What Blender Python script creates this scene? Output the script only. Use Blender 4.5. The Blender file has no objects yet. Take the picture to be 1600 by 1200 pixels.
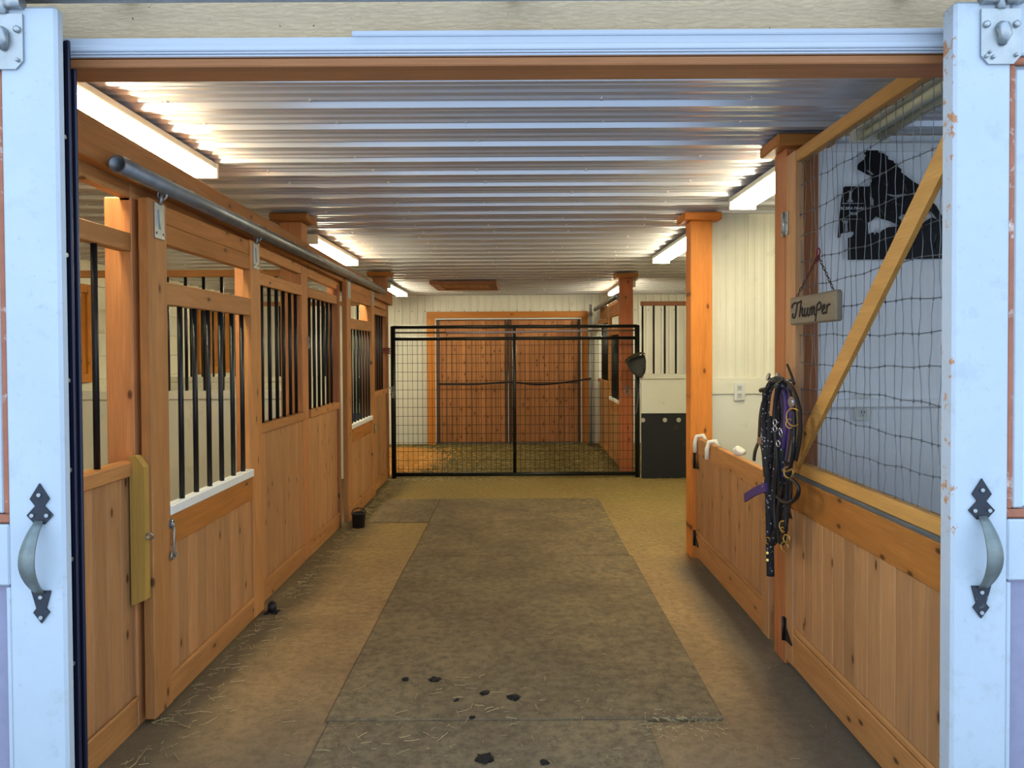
import bpy, bmesh, math, random
from mathutils import Vector, Matrix, noise
random.seed(7)
SC = bpy.context.scene
COL = SC.collection
R = math.radians
# ------------------------------------------------------------------ camera
CAMH, FPX = 1.35, 1200.0
_th, _ro = R(-1.1), R(0.3)
DV = Vector((0, math.cos(_th), math.sin(_th)))
_u0 = Vector((0, -math.sin(_th), math.cos(_th))); _r0 = Vector((1, 0, 0))
RV = math.cos(_ro)*_r0 - math.sin(_ro)*_u0
UV = math.cos(_ro)*_u0 + math.sin(_ro)*_r0
cam_d = bpy.data.cameras.new('camera'); cam = bpy.data.objects.new('camera', cam_d)
COL.objects.link(cam); SC.camera = cam
m = Matrix((RV, UV, -DV)).transposed().to_4x4(); m.translation = (0, 0, CAMH)
cam.matrix_world = m
cam_d.sensor_width = 36; cam_d.lens = 27.0
cam_d.shift_x = -8.12/1600; cam_d.shift_y = -28.96/1600
cam_d.clip_start = 0.05; cam_d.clip_end = 200
# ------------------------------------------------------------------ world + exposure
w = bpy.data.worlds.new('world'); SC.world = w; w.use_nodes = True
nt = w.node_tree; nt.nodes.clear()
wo = nt.nodes.new('ShaderNodeOutputWorld'); bg = nt.nodes.new('ShaderNodeBackground')
tc = nt.nodes.new('ShaderNodeTexCoord'); sp = nt.nodes.new('ShaderNodeSeparateXYZ')
rp = nt.nodes.new('ShaderNodeValToRGB')
nt.links.new(tc.outputs['Generated'], sp.inputs[0]); nt.links.new(sp.outputs[2], rp.inputs[0])
rp.color_ramp.elements[0].position = 0.0; rp.color_ramp.elements[0].color = (0.70, 0.84, 1.0, 1)
rp.color_ramp.elements[1].position = 0.7; rp.color_ramp.elements[1].color = (0.48, 0.70, 1.0, 1)
nt.links.new(rp.outputs[0], bg.inputs[0]); bg.inputs[1].default_value = 2.55
nt.links.new(bg.outputs[0], wo.inputs[0])
SC.view_settings.view_transform = 'Standard'; SC.view_settings.look = 'None'
SC.view_settings.gamma = 1; SC.view_settings.use_curve_mapping = False
SC.view_settings.exposure = 0.0
LAMP = 78.0
LAMP_COL = (1.0, 0.93, 0.65)

# ------------------------------------------------------------------ helpers
def _ray(px, py):
    return DV*FPX + RV*(px-808.12) - UV*(py-571.04)
def atY(px, py, Y):
    v = _ray(px, py); return Vector((0, 0, CAMH)) + v*(Y/v.y)
def atX(px, py, X):
    v = _ray(px, py); return Vector((0, 0, CAMH)) + v*(X/v.x)
def ceilz(y): return 2.31 - 0.014*y

def hexc(h, a=1):
    h = h.lstrip('#'); c = [int(h[i:i+2], 16)/255 for i in (0, 2, 4)]
    return tuple([(x/12.92 if x <= .04045 else ((x+.055)/1.055)**2.4) for x in c] + [a])
_MC = {}
class NT:
    def __init__(s, name):
        s.m = bpy.data.materials.new(name); s.m.use_nodes = True
        s.t = s.m.node_tree; s.b = s.t.nodes['Principled BSDF']
    def n(s, typ, **kw):
        x = s.t.nodes.new(typ)
        for k, v in kw.items(): setattr(x, k, v)
        return x
    def l(s, a, b): s.t.links.new(a, b)
    def math(s, op, a, b=None):
        x = s.n('ShaderNodeMath', operation=op)
        for i, v in enumerate((a, b)):
            if v is None: continue
            if isinstance(v, (int, float)): x.inputs[i].default_value = v
            else: s.l(v, x.inputs[i])
        return x.outputs[0]
    def mix(s, fac, a, b, mode='MIX'):
        x = s.n('ShaderNodeMix', data_type='RGBA', blend_type=mode)
        for i, v in ((0, fac), (6, a), (7, b)):
            if isinstance(v, (int, float)): x.inputs[i].default_value = v
            elif isinstance(v, tuple): x.inputs[i].default_value = v
            else: s.l(v, x.inputs[i])
        return x.outputs[2]
    def ramp(s, fac, stops):
        x = s.n('ShaderNodeValToRGB'); s.l(fac, x.inputs[0]); cr = x.color_ramp
        while len(cr.elements) < len(stops): cr.elements.new(.5)
        for e, (p, c) in zip(cr.elements, stops):
            e.position = p; e.color = c if isinstance(c, tuple) else (c, c, c, 1)
        return x.outputs[0]
    def coords(s, scale=(1, 1, 1), rnd=True, space='Object'):
        tc = s.n('ShaderNodeTexCoord'); o = tc.outputs[space]
        if rnd:
            oi = s.n('ShaderNodeObjectInfo'); v = s.n('ShaderNodeVectorMath', operation='SCALE')
            c = s.n('ShaderNodeCombineXYZ')
            s.l(oi.outputs['Random'], c.inputs[0]); s.l(s.math('MULTIPLY', oi.outputs['Random'], 7.3), c.inputs[1]); s.l(s.math('MULTIPLY', oi.outputs['Random'], 3.1), c.inputs[2])
            s.l(c.outputs[0], v.inputs[0]); v.inputs['Scale'].default_value = 13.0
            ad = s.n('ShaderNodeVectorMath', operation='ADD'); s.l(o, ad.inputs[0]); s.l(v.outputs[0], ad.inputs[1]); o = ad.outputs[0]
        mp = s.n('ShaderNodeMapping'); s.l(o, mp.inputs[0]); mp.inputs['Scale'].default_value = scale
        return mp.outputs[0]
    def noise(s, vec, scale, detail=3, rough=.55, dist=0):
        x = s.n('ShaderNodeTexNoise'); s.l(vec, x.inputs['Vector']); x.inputs['Scale'].default_value = scale
        x.inputs['Detail'].default_value = detail; x.inputs['Roughness'].default_value = rough; x.inputs['Distortion'].default_value = dist
        return x.outputs['Fac']
    def bump(s, h, strength=.3, dist=.003):
        x = s.n('ShaderNodeBump'); s.l(h, x.inputs['Height']); x.inputs['Strength'].default_value = strength; x.inputs['Distance'].default_value = dist
        s.l(x.outputs[0], s.b.inputs['Normal'])
    def set(s, col=None, rough=None, metal=None, spec=None):
        if col is not None:
            if isinstance(col, tuple): s.b.inputs['Base Color'].default_value = col
            else: s.l(col, s.b.inputs['Base Color'])
        if rough is not None:
            if isinstance(rough, (int, float)): s.b.inputs['Roughness'].default_value = rough
            else: s.l(rough, s.b.inputs['Roughness'])
        if metal is not None: s.b.inputs['Metallic'].default_value = metal
        if spec is not None: s.b.inputs['Specular IOR Level'].default_value = spec

def wood(base, dark, axis='Z', knots=1.0, var=.30, name='wood', thin='auto'):
    if thin == 'auto': thin = {'Z': 'X', 'Y': 'X', 'X': 'Y'}[axis]
    key = ('wood', base, dark, axis, knots, thin)
    if key in _MC: return _MC[key]
    g = NT(f'{name}_{axis.lower()}')
    ai = 'XYZ'.index(axis)
    def sc(along, across): v = [across]*3; v[ai] = along; return tuple(v)
    b, d = hexc(base), hexc(dark)
    c1 = g.coords(sc(.9, 9)); n1 = g.noise(c1, 2.2, 4, .6, .8)
    c2 = g.coords(sc(2.0, 90)); n2 = g.noise(c2, 3.0, 3, .6)
    grain = g.ramp(n1, [(.30, 0.0), (.72, 1.0)])
    fine = g.ramp(n2, [(.35, 0.0), (.70, 1.0)])
    light = tuple([min(1, x*1.22) for x in b[:3]] + [1])
    mid = tuple([b[i]*.55 + d[i]*.45 for i in range(3)] + [1])
    col = g.mix(grain, light, tuple([b[i]*.80+d[i]*.20 for i in range(3)]+[1]))
    col = g.mix(g.math('MULTIPLY', fine, .62), col, mid)
    # knots
    vo = g.n('ShaderNodeTexVoronoi')
    c3o = g.coords(sc(4.6, 9.5)); sx = g.n('ShaderNodeSeparateXYZ'); g.l(c3o, sx.inputs[0]); cb = g.n('ShaderNodeCombineXYZ')
    ac = [i for i in range(3) if i != ai and 'XYZ'[i] != thin][0]
    g.l(sx.outputs[ac], cb.inputs[0]); g.l(sx.outputs[ai], cb.inputs[1]); c3 = cb.outputs[0]; vo.voronoi_dimensions = '2D'; g.l(c3, vo.inputs['Vector']); vo.inputs['Scale'].default_value = 1.0
    rr = g.n('ShaderNodeSeparateColor'); g.l(vo.outputs['Color'], rr.inputs[0])
    dist = g.math('ADD', vo.outputs['Distance'], g.math('MULTIPLY', g.math('GREATER_THAN', rr.outputs[0], .34*knots), 5.0))
    kn = g.ramp(dist, [(.05, 1.0), (.10, .0)])
    halo = g.ramp(dist, [(.08, 1.0), (.30, .0)])
    kdark = tuple([x*.33 for x in d[:3]] + [1])
    col = g.mix(g.math('MULTIPLY', halo, .45), col, mid)
    col = g.mix(g.math('MULTIPLY', kn, .85), col, kdark)
    oi = g.n('ShaderNodeObjectInfo')
    v = g.math('ADD', 1-var/2, g.math('MULTIPLY', oi.outputs['Random'], var))
    hs = g.n('ShaderNodeHueSaturation'); g.l(col, hs.inputs['Color']); g.l(v, hs.inputs['Value'])
    g.set(hs.outputs[0], g.math('ADD', .48, g.math('MULTIPLY', grain, .15)), spec=.3)
    g.bump(fine, .25, .0015)
    _MC[key] = g.m; return g.m

def plain(name, col, rough=.6, metal=0, nz=0.08, scale=30, bump=.0, spec=.4, dirt=None):
    if name in _MC: return _MC[name]
    g = NT(name); c = g.coords(); n = g.noise(c, scale, 4, .6)
    b = hexc(col); lo = tuple([x*(1-nz*2) for x in b[:3]] + [1]); hi = tuple([min(1, x*(1+nz)) for x in b[:3]] + [1])
    cc = g.mix(n, lo, hi)
    if dirt:
        n2 = g.noise(g.coords(), dirt[1], 6, .7); cc = g.mix(g.math('MULTIPLY', g.ramp(n2, [(dirt[2], 0.0), (dirt[2]+.12, 1.0)]), dirt[3]), cc, hexc(dirt[0]))
    g.set(cc, rough, metal, spec)
    if bump: g.bump(n, .5, bump)
    _MC[name] = g.m; return g.m

# wood palette
PANEL = ('#B08154', '#78441F'); STILE = ('#B27C48', '#75441D'); HEAD = ('#A1662C', '#623713')
POST = ('#B87C4C', '#834C24'); RED = ('#94603E', '#63371F'); NEW = ('#C08E4C', '#92601F'); SHUT = ('#B0701F', '#7A4510')
BACK = ('#AC7548', '#60331A')
def W(p, ax, knots=1.0, thin='auto'): return wood(p[0], p[1], ax, knots, thin=thin)

MET = plain('galvanised steel', '#A9ADAE', .38, .85, .18, 18)
PIPE = plain('galvanised pipe', '#8C9094', .42, .8, .25, 12)
BLK = plain('black painted steel', '#16171B', .38, .1, .1)
IRON = plain('blackened iron', '#34373F', .5, .4, .25, 25, dirt=('#9DA3A4', 14, .58, .8))
GATE = plain('black gate tube', '#1B1D1C', .4, .3, .2, dirt=('#5A554A', 20, .62, .5))
WIRE = plain('dark wire', '#2B2A26', .5, .4)
GWIRE = plain('grey fence wire', '#70767B', .5, .5, .2)
CREAM = plain('cream painted board', '#E6E2CC', .55, 0, .04, 6, dirt=('#B5A982', 5, .6, .35))
KICK = plain('pale kick board', '#E3E2D2', .5, 0, .04, 5, dirt=('#A59F80', 6, .6, .4))
WSTEEL = plain('white wall steel', '#E4E2D6', .4, 0, .03, 5, dirt=('#B9AF96', 4, .62, .3))
SILLW = plain('white plastic sill', '#E9E9E6', .4, 0, .03)
RUB = plain('black rubber sheet', '#1C1E21', .7, 0, .2, 12, dirt=('#57574E', 9, .6, .35))
STRAW = plain('dry straw', '#B39F70', .8, 0, .25, 4)
SUNFLK = plain('painted sunlight flakes', '#D69A4E', .85, 0, .2, 8)  # sunlight on the floor, put into the flake colour
DUNG = plain('dark manure', '#1E160E', .9, 0, .3, 60)
PLASTB = plain('black plastic', '#17161B', .55, 0, .15)
BLUE = plain('blue plastic', '#1C4C9A', .4, 0, .1)
SIDING = None
def mat_door():
    g = NT('white door paint'); c = g.coords((1, 1, 1), False)
    n = g.noise(c, 3, 6, .7); b = g.mix(n, hexc('#A6AEB6'), hexc('#BAC2CA'))
    n2 = g.noise(c, 70, 4, .7); b = g.mix(g.math('MULTIPLY', g.ramp(n2, [(.62, 0.0), (.70, 1.0)]), .35), b, hexc('#8D8F8E'))
    n4 = g.noise(c, 9, 7, .75); b = g.mix(g.math('MULTIPLY', g.ramp(n4, [(.56, 0.0), (.66, 1.0)]), .42), b, hexc('#9AA09F'))
    # chipped paint along the leading edge: depends on |x|
    sx = g.n('ShaderNodeSeparateXYZ'); tc = g.n('ShaderNodeTexCoord'); g.l(tc.outputs['Object'], sx.inputs[0])
    ax = g.math('ABSOLUTE', sx.outputs[0]); dx = g.math('SUBTRACT', ax, 1.075)
    n3 = g.noise(g.coords((1, 1, 1), False), 26, 6, .75)
    low = g.noise(g.coords((.2, .2, 1), False), 4.0, 2)
    thr = g.math('SUBTRACT', g.math('ADD', n3, g.math('MULTIPLY', low, .45)), g.math('MULTIPLY', dx, 6.0))
    chip = g.ramp(thr, [(.93, 0.0), (.95, 1.0)])
    b = g.mix(chip, b, hexc('#B0805C'))
    g.set(b, .55, 0, .3); g.bump(n2, .15, .001); return g.m
DOORW = mat_door()
TRIMW = plain('white trim paint', '#C0C6D0', .45, 0, .03, 8, dirt=('#9EA0A0', 12, .66, .5))
PEEL = plain('peeling stained wood', '#A4644A', .7, 0, .2, 20, dirt=('#DCCFC4', 16, .56, .85))
def mat_siding():
    g = NT('stucco embossed siding'); c = g.coords((1, 1, 4), False)
    n = g.noise(c, 28, 5, .7, 1.2); col = g.mix(n, hexc('#C4A682'), hexc('#DCC09A'))
    sp = g.noise(g.coords((1, 1, 1), False), 60, 2); col = g.mix(g.ramp(sp, [(.74, 0.0), (.78, 1.0)]), col, hexc('#5C5244'))
    g.set(col, .8, 0, .2); g.bump(n, .9, .006); return g.m
SIDING = mat_siding()
def mat_ceiling():
    g = NT('ribbed ceiling steel'); c = g.coords((.3, 1, 1), False)
    n = g.noise(c, 9, 3, .6); g.set(g.mix(n, hexc('#CACACE'), hexc('#D6D6DA')), .27, .42, .5)
    return g.m
CEIL = mat_ceiling()
def mat_floor():
    g = NT('dusty concrete'); c = g.coords((1, 1, 1), False)
    tc = g.n('ShaderNodeTexCoord'); s = g.n('ShaderNodeSeparateXYZ'); g.l(tc.outputs['Object'], s.inputs[0])
    n = g.noise(c, 2.2, 6, .65); n2 = g.noise(c, 24, 5, .75); n3 = g.noise(c, 140, 3, .7)
    col = g.mix(g.ramp(n, [(.3, 0.0), (.7, 1.0)]), hexc('#947652'), hexc('#B39266'))
    # greener, yellower dust further inside
    fy = g.ramp(g.math('ADD', g.math('MULTIPLY', s.outputs[1], .1), g.math('MULTIPLY', n, .15)), [(.5, 0.0), (.78, 1.0)])
    col = g.mix(g.math('MULTIPLY', fy, .75), col, hexc('#8E7A3C'))
    # swept grey margins along both walls (dirt that people do not walk on)
    wob = g.math('MULTIPLY', g.math('SUBTRACT', n, .5), .25)
    lx = g.math('ADD', s.outputs[0], wob)
    le = g.ramp(g.math('MULTIPLY', lx, -1.0), [(1.03, 0.0), (1.0, 0.0)])
    l1 = g.n('ShaderNodeMapRange'); g.l(lx, l1.inputs[0]); l1.inputs[1].default_value = -1.02; l1.inputs[2].default_value = -1.22
    r1 = g.n('ShaderNodeMapRange'); g.l(lx, r1.inputs[0]); r1.inputs[1].default_value = .88; r1.inputs[2].default_value = 1.02
    yk = g.n('ShaderNodeMapRange'); g.l(s.outputs[1], yk.inputs[0]); yk.inputs[1].default_value = 5.1; yk.inputs[2].default_value = 4.7
    col = g.mix(g.math('MULTIPLY', l1.outputs[0], .7), col, hexc('#4F4A3B'))
    col = g.mix(g.math('MULTIPLY', g.math('MULTIPLY', r1.outputs[0], yk.outputs[0]), .8), col, hexc('#57534C'))
    near = g.n('ShaderNodeMapRange'); g.l(s.outputs[1], near.inputs[0]); near.inputs[1].default_value = 3.1; near.inputs[2].default_value = 2.5
    col = g.mix(g.math('MULTIPLY', near.outputs[0], .45), col, hexc('#635A4B'))
    col = g.mix(g.math('MULTIPLY', g.ramp(n2, [(.42, 0.0), (.64, 1.0)]), .45), col, hexc('#5C4C33'))
    col = g.mix(g.math('MULTIPLY', g.ramp(n3, [(.62, 0.0), (.72, 1.0)]), .5), col, hexc('#C9B585'))
    bk_ = g.n('ShaderNodeMapRange'); g.l(g.math('ADD', s.outputs[1], g.math('MULTIPLY', n, .5)), bk_.inputs[0]); bk_.inputs[1].default_value = 8.3; bk_.inputs[2].default_value = 8.6
    col = g.mix(g.math('MULTIPLY', bk_.outputs[0], .85), col, hexc('#54491F'))
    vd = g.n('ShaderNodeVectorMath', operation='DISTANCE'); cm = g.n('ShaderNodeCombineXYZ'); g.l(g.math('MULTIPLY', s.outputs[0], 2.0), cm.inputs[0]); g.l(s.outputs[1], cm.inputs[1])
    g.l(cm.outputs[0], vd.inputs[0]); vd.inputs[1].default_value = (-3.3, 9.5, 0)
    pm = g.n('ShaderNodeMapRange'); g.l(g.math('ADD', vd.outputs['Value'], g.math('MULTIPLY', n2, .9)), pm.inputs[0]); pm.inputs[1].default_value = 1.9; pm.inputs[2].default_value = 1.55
    col = g.mix(pm.outputs[0], col, hexc('#D79A50'))  # sunlit patch behind the gate, painted into the floor colour
    g.set(col, .85, 0, .25); g.bump(n2, .4, .004); return g.m
FLOOR = mat_floor()
def mat_mat():
    g = NT('rubber stall mat'); c = g.coords()
    n = g.noise(c, 2.0, 6, .7); n2 = g.noise(c, 22, 6, .8); n3 = g.noise(c, 160, 3, .7)
    col = g.mix(g.ramp(n, [(.3, 0.0), (.7, 1.0)]), hexc('#685742'), hexc('#8E7A5A'))
    col = g.mix(g.math('MULTIPLY', g.ramp(n2, [(.42, 0.0), (.62, 1.0)]), .6), col, hexc('#453D2F'))
    col = g.mix(g.math('MULTIPLY', g.ramp(n3, [(.6, 0.0), (.75, 1.0)]), .45), col, hexc('#A89C78'))
    g.set(col, .8, 0, .25); g.bump(n3, .5, .002); return g.m
MATM = mat_mat()
def emis(name, col, s):
    g = NT(name); g.b.inputs['Emission Color'].default_value = (*col, 1); g.b.inputs['Emission Strength'].default_value = s
    g.set((.9, .9, .9, 1), .4); return g.m
TUBE = emis('lit fluorescent tube', LAMP_COL, LAMP)
TUBEOFF = plain('unlit tube glass', '#C9C9AE', .3, 0, .03)

# ---- mesh builders
class MB:
    def __init__(s): s.v = []; s.f = []; s.sm = []
    def add(s, v, f, smooth=False):
        o = len(s.v); s.v += [tuple(p) for p in v]; s.f += [tuple(i+o for i in q) for q in f]; s.sm += [smooth]*len(f); return s
    def box(s, x0, x1, y0, y1, z0, z1):
        return s.add([(x0,y0,z0),(x1,y0,z0),(x1,y1,z0),(x0,y1,z0),(x0,y0,z1),(x1,y0,z1),(x1,y1,z1),(x0,y1,z1)],
              [(0,3,2,1),(4,5,6,7),(0,1,5,4),(1,2,6,5),(2,3,7,6),(3,0,4,7)])
    def bbox(s, x0, x1, y0, y1, z0, z1, b=.003):
        b = min(b, (x1-x0)*.3, (y1-y0)*.3, (z1-z0)*.3)
        bm = bmesh.new(); bmesh.ops.create_cube(bm, size=1)
        for v in bm.verts:
            v.co = Vector(((x0+x1)/2+v.co.x*(x1-x0), (y0+y1)/2+v.co.y*(y1-y0), (z0+z1)/2+v.co.z*(z1-z0)))
        bmesh.ops.bevel(bm, geom=list(bm.edges), offset=b, segments=1, affect='EDGES')
        bm.verts.index_update(); s.add([v.co for v in bm.verts], [[v.index for v in f.verts] for f in bm.faces]); bm.free(); return s
    def tube(s, pts, r, n=6, cap=True, smooth=True, closed=False):
        pts = [Vector(p) for p in pts]; N = len(pts); rs = r if isinstance(r, (list, tuple)) else [r]*N
        base = len(s.v); up = None
        for i, p in enumerate(pts):
            if closed: t = pts[(i+1) % N]-pts[i-1]
            else: t = (pts[min(i+1, N-1)]-pts[max(i-1, 0)])
            t = t.normalized() if t.length > 1e-9 else Vector((0, 0, 1))
            if up is None:
                up = Vector((0, 0, 1)) if abs(t.z) < .9 else Vector((1, 0, 0))
            a = t.cross(up)
            if a.length < 1e-5: a = t.cross(Vector((.3, 1, .2)))
            a.normalize(); b = a.cross(t).normalized(); up = b
            for k in range(n):
                an = 2*math.pi*k/n; s.v.append(tuple(p+(a*math.cos(an)+b*math.sin(an))*rs[i]))
        rng = N if closed else N-1
        for i in range(rng):
            j = (i+1) % N
            for k in range(n):
                k2 = (k+1) % n
                s.f.append((base+i*n+k, base+i*n+k2, base+j*n+k2, base+j*n+k)); s.sm.append(smooth)
        if cap and not closed:
            s.f.append(tuple(base+k for k in range(n))[::-1]); s.sm.append(False)
            s.f.append(tuple(base+(N-1)*n+k for k in range(n))); s.sm.append(False)
        return s
    def strap(s, pts, wv, th):     # flat strap: width vector wv, thickness th
        pts = [Vector(p) for p in pts]; wv = Vector(wv); base = len(s.v); N = len(pts)
        for i, p in enumerate(pts):
            t = (pts[min(i+1, N-1)]-pts[max(i-1, 0)]).normalized()
            nrm = t.cross(wv).normalized()*th/2; h = wv/2
            for q in (p-h-nrm, p+h-nrm, p+h+nrm, p-h+nrm): s.v.append(tuple(q))
        for i in range(N-1):
            a = base+4*i; b = a+4
            for k in range(4): s.f.append((a+k, a+(k+1) % 4, b+(k+1) % 4, b+k)); s.sm.append(False)
        s.f.append((base+3, base+2, base+1, base)); e = base+4*(N-1); s.f.append((e, e+1, e+2, e+3)); s.sm += [False]*2
        return s
    def torus(s, c, axis, R_, r, n=14, k=5):
        c = Vector(c); ax = Vector(axis).normalized(); a = ax.orthogonal().normalized(); b = ax.cross(a)
        return s.tube([c+(a*math.cos(2*math.pi*i/n)+b*math.sin(2*math.pi*i/n))*R_ for i in range(n)], r, k, closed=True)
    def disc(s, c, axis, r, th, n=12):
        c = Vector(c); ax = Vector(axis).normalized()
        return s.tube([c-ax*th/2, c+ax*th/2], r, n, smooth=False)
    def poly(s, pts, ext):       # extruded flat polygon
        n = len(pts); e = Vector(ext); p = [Vector(q) for q in pts]
        s.add(p+[q+e for q in p], [tuple(range(n))[::-1], tuple(range(n, 2*n))]+[(i, (i+1) % n, (i+1) % n+n, i+n) for i in range(n)])
        return s
    def mesh(s, name, mat):
        me = bpy.data.meshes.new(name); me.from_pydata(s.v, [], s.f)
        me.polygons.foreach_set('use_smooth', s.sm); me.materials.append(mat); me.update(); return me
    def obj(s, name, mat, parent=None, loc=None):
        me = s.mesh(name, mat)
        bm = bmesh.new(); bm.from_mesh(me); bmesh.ops.recalc_face_normals(bm, faces=bm.faces); bm.to_mesh(me); bm.free()
        return link(name, me, parent, loc)
def link(name, me, parent=None, loc=None):
    o = bpy.data.objects.new(name, me); COL.objects.link(o)
    if parent is not None: o.parent = parent
    if loc is not None: o.location = loc
    return o
def thing(name, label, cat, loc=(0, 0, 0), group=None):
    o = bpy.data.objects.new(name, None); o.empty_display_size = .05; COL.objects.link(o); o.location = loc
    o['label'] = label; o['category'] = cat
    if group: o['group'] = group
    return o
def tag(o, label=None, cat=None, group=None, kind=None):
    for k, v in (('label', label), ('category', cat), ('group', group), ('kind', kind)):
        if v: o[k] = v
    return o
_BC = {}
def board(name, x0, x1, y0, y1, z0, z1, mat, parent=None, b=.003):
    """a bevelled board whose origin is its centre; alike boards share one mesh. Coordinates are world."""
    key = (round(x1-x0, 4), round(y1-y0, 4), round(z1-z0, 4), mat.name, b)
    if key not in _BC:
        hx, hy, hz = (x1-x0)/2, (y1-y0)/2, (z1-z0)/2
        mb = MB(); mb.bbox(-hx, hx, -hy, hy, -hz, hz, b) if b else mb.box(-hx, hx, -hy, hy, -hz, hz)
        _BC[key] = mb.mesh(name, mat)
    off = parent_off(parent)
    return link(name, _BC[key], parent, Vector(((x0+x1)/2, (y0+y1)/2, (z0+z1)/2))-off)
def parent_off(p):
    v = Vector((0, 0, 0))
    while p is not None: v += p.location; p = p.parent
    return v
def wobj(mb, name, mat, parent=None):
    """link an MB given in world coordinates under parent, origin at its centre"""
    c = Vector([(min(v[i] for v in mb.v)+max(v[i] for v in mb.v))/2 for i in range(3)])
    mb.v = [tuple(Vector(v)-c) for v in mb.v]
    return mb.obj(name, mat, parent, c-parent_off(parent))
def struct(o): o['kind'] = 'structure'; return o

# ================================================================== THE SETTING
XL, XR = -1.37, 1.14          # stall front plane, low wall plane
XOL, XOR, YB, YF = -4.0, 4.0, 11.15, 2.04
# floor
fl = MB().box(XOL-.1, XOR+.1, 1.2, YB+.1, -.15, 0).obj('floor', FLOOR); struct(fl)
gr = MB().box(-9, 9, -12, 1.2, -.2, -.05).obj('ground', plain('pale bounce ground', '#DDE0E4', .9, 0, .1, 4)); struct(gr)  # unseen ground, made pale to bounce daylight onto ceiling and siding
# ceiling: backing + ribbed sheets
ce = MB(); ce.add([(XOL-.1, 2.04, ceilz(2.04)+.06), (XOR+.1, 2.04, ceilz(2.04)+.06), (XOR+.1, YB+.1, ceilz(YB)+.06), (XOL-.1, YB+.1, ceilz(YB)+.06),
        (XOL-.1, 2.04, 2.45), (XOR+.1, 2.04, 2.45), (XOR+.1, YB+.1, 2.45), (XOL-.1, YB+.1, 2.45)], [(0,3,2,1),(4,5,6,7),(0,1,5,4),(1,2,6,5),(2,3,7,6),(3,0,4,7)])
ceiling = struct(ce.obj('ceiling', CREAM))
P = .26
def prof(y0, nr, minor=True):
    out = []
    for r in range(nr):
        b = y0+r*P
        out += [(b, 0), (b+.008, -.020), (b+.034, -.020), (b+.056, 0)]
        if minor:
            for k in range(3):
                c = b+.056+.204*(k+.5)/3
                out += [(c-.016, 0), (c-.008, -.008), (c+.006, -.008), (c+.016, 0)]
    out.append((y0+nr*P, 0)); return out
def sheet_mesh(nr, x0, x1, mat, name):
    pr = prof(0, nr); v = []; f = []
    for (y, z) in pr: v += [(x0, y, z), (x1, y, z), (x0, y, z+.004), (x1, y, z+.004)]
    for i in range(len(pr)-1):
        a = 4*i; b = a+4; f += [(a, b, b+1, a+1), (a+2, a+3, b+3, b+2)]
    f += [(0, 1, 3, 2), (4*(len(pr)-1), 4*(len(pr)-1)+2, 4*(len(pr)-1)+3, 4*(len(pr)-1)+1)]
    mb = MB(); mb.add(v, f); return mb.mesh(name, mat)
sm = sheet_mesh(3, XOL, XOR, CEIL, 'ceiling_sheet')
y = 2.10; k = 0
while y < YB:
    o = link('ceiling_sheet', sm, ceiling, (0, y, ceilz(y)+.012-(.002 if k % 2 else 0))); o.rotation_euler.x = -.014
    y += 3*P; k += 1
sc = MB()
y = 2.10
rows = [-3.2, -2.6, -2.0, -1.25, -.72, -.2, .35, .9, 1.45, 2.2, 3.0]
i = 0
while y < YB-.1:
    for xx in rows:
        c = Vector((xx+.04*math.sin(i*2.1), y+.225, ceilz(y)+.006))
        if random.random() < .72: sc.tube([c+Vector((0, 0, .008)), c, c-Vector((0, 0, .010))], [.013, .013, .006], 6)
        if i % 3 == 0:
            c = c+Vector((0, .085, 0)); sc.tube([c+Vector((0, 0, .008)), c, c-Vector((0, 0, .006))], [.009, .009, .004], 6)
    y += P; i += 1
tag(sc.obj('ceiling_screw', plain('screw heads', '#D8D8D8', .35, .6, .05), ceiling), kind='stuff')
# attic hatch
hz = ceilz(9.5)-.02
ht = thing('attic_hatch', 'wood-framed attic hatch in the ribbed ceiling before the rear wall', 'hatch', (-.62, 9.55, hz))
board('hatch_frame', -1.03, -.24, 9.05, 9.16, hz-.02, hz+.02, W(RED, 'X', .3), ht); board('hatch_frame', -1.03, -.24, 9.96, 10.07, hz-.02, hz+.02, W(RED, 'X', .3), ht)
board('hatch_frame', -1.03, -.92, 9.16, 9.96, hz-.02, hz+.02, W(RED, 'Y', .3), ht); board('hatch_frame', -.35, -.24, 9.16, 9.96, hz-.02, hz+.02, W(RED, 'Y', .3), ht)
board('hatch_panel', -.92, -.35, 9.16, 9.96, hz+.0, hz+.015, W(PANEL, 'Y', .3), ht)

# ---- ribbed wall helper (facing -Y), panels as parts
def ribbed_wall(name, x0, x1, Y, z0, z1, mat, pw=.45, step=.09, d=.008, thick=.06):
    base = struct(MB().box(x0, x1, Y+.012, Y+thick, z0, z1).obj(name, mat))
    n = max(1, round((x1-x0)/pw)); pw = (x1-x0)/n
    m_ = MB(); ns = max(1, round(pw/step)); st = pw/ns; pts = []
    for i in range(ns):
        b = i*st; pts += [(b, .0), (b+.010, -d), (b+st-.028, -d), (b+st-.016, 0)]
    pts.append((pw-.002, 0)); v = []; f = []
    for (x, yy) in pts: v += [(x, yy, z0), (x, yy, z1), (x, .011, z0), (x, .011, z1)]
    for i in range(len(pts)-1):
        a = 4*i; b = a+4; f += [(a, b, b+1, a+1), (a+2, a+3, b+3, b+2), (a+1, b+1, b+3, a+3), (a, a+2, b+2, b)]
    e = 4*(len(pts)-1); f += [(0, 1, 3, 2), (e, e+2, e+3, e+1)]
    me = MB().add(v, f).mesh('wall_panel', mat)
    for i in range(n): link('wall_panel', me, base, (x0+i*pw, Y, 0))
    return base
wb = ribbed_wall('wall_back', XOL, XOR, YB, 0, 2.24, WSTEEL, .66, .11)
s_ = MB()
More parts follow.
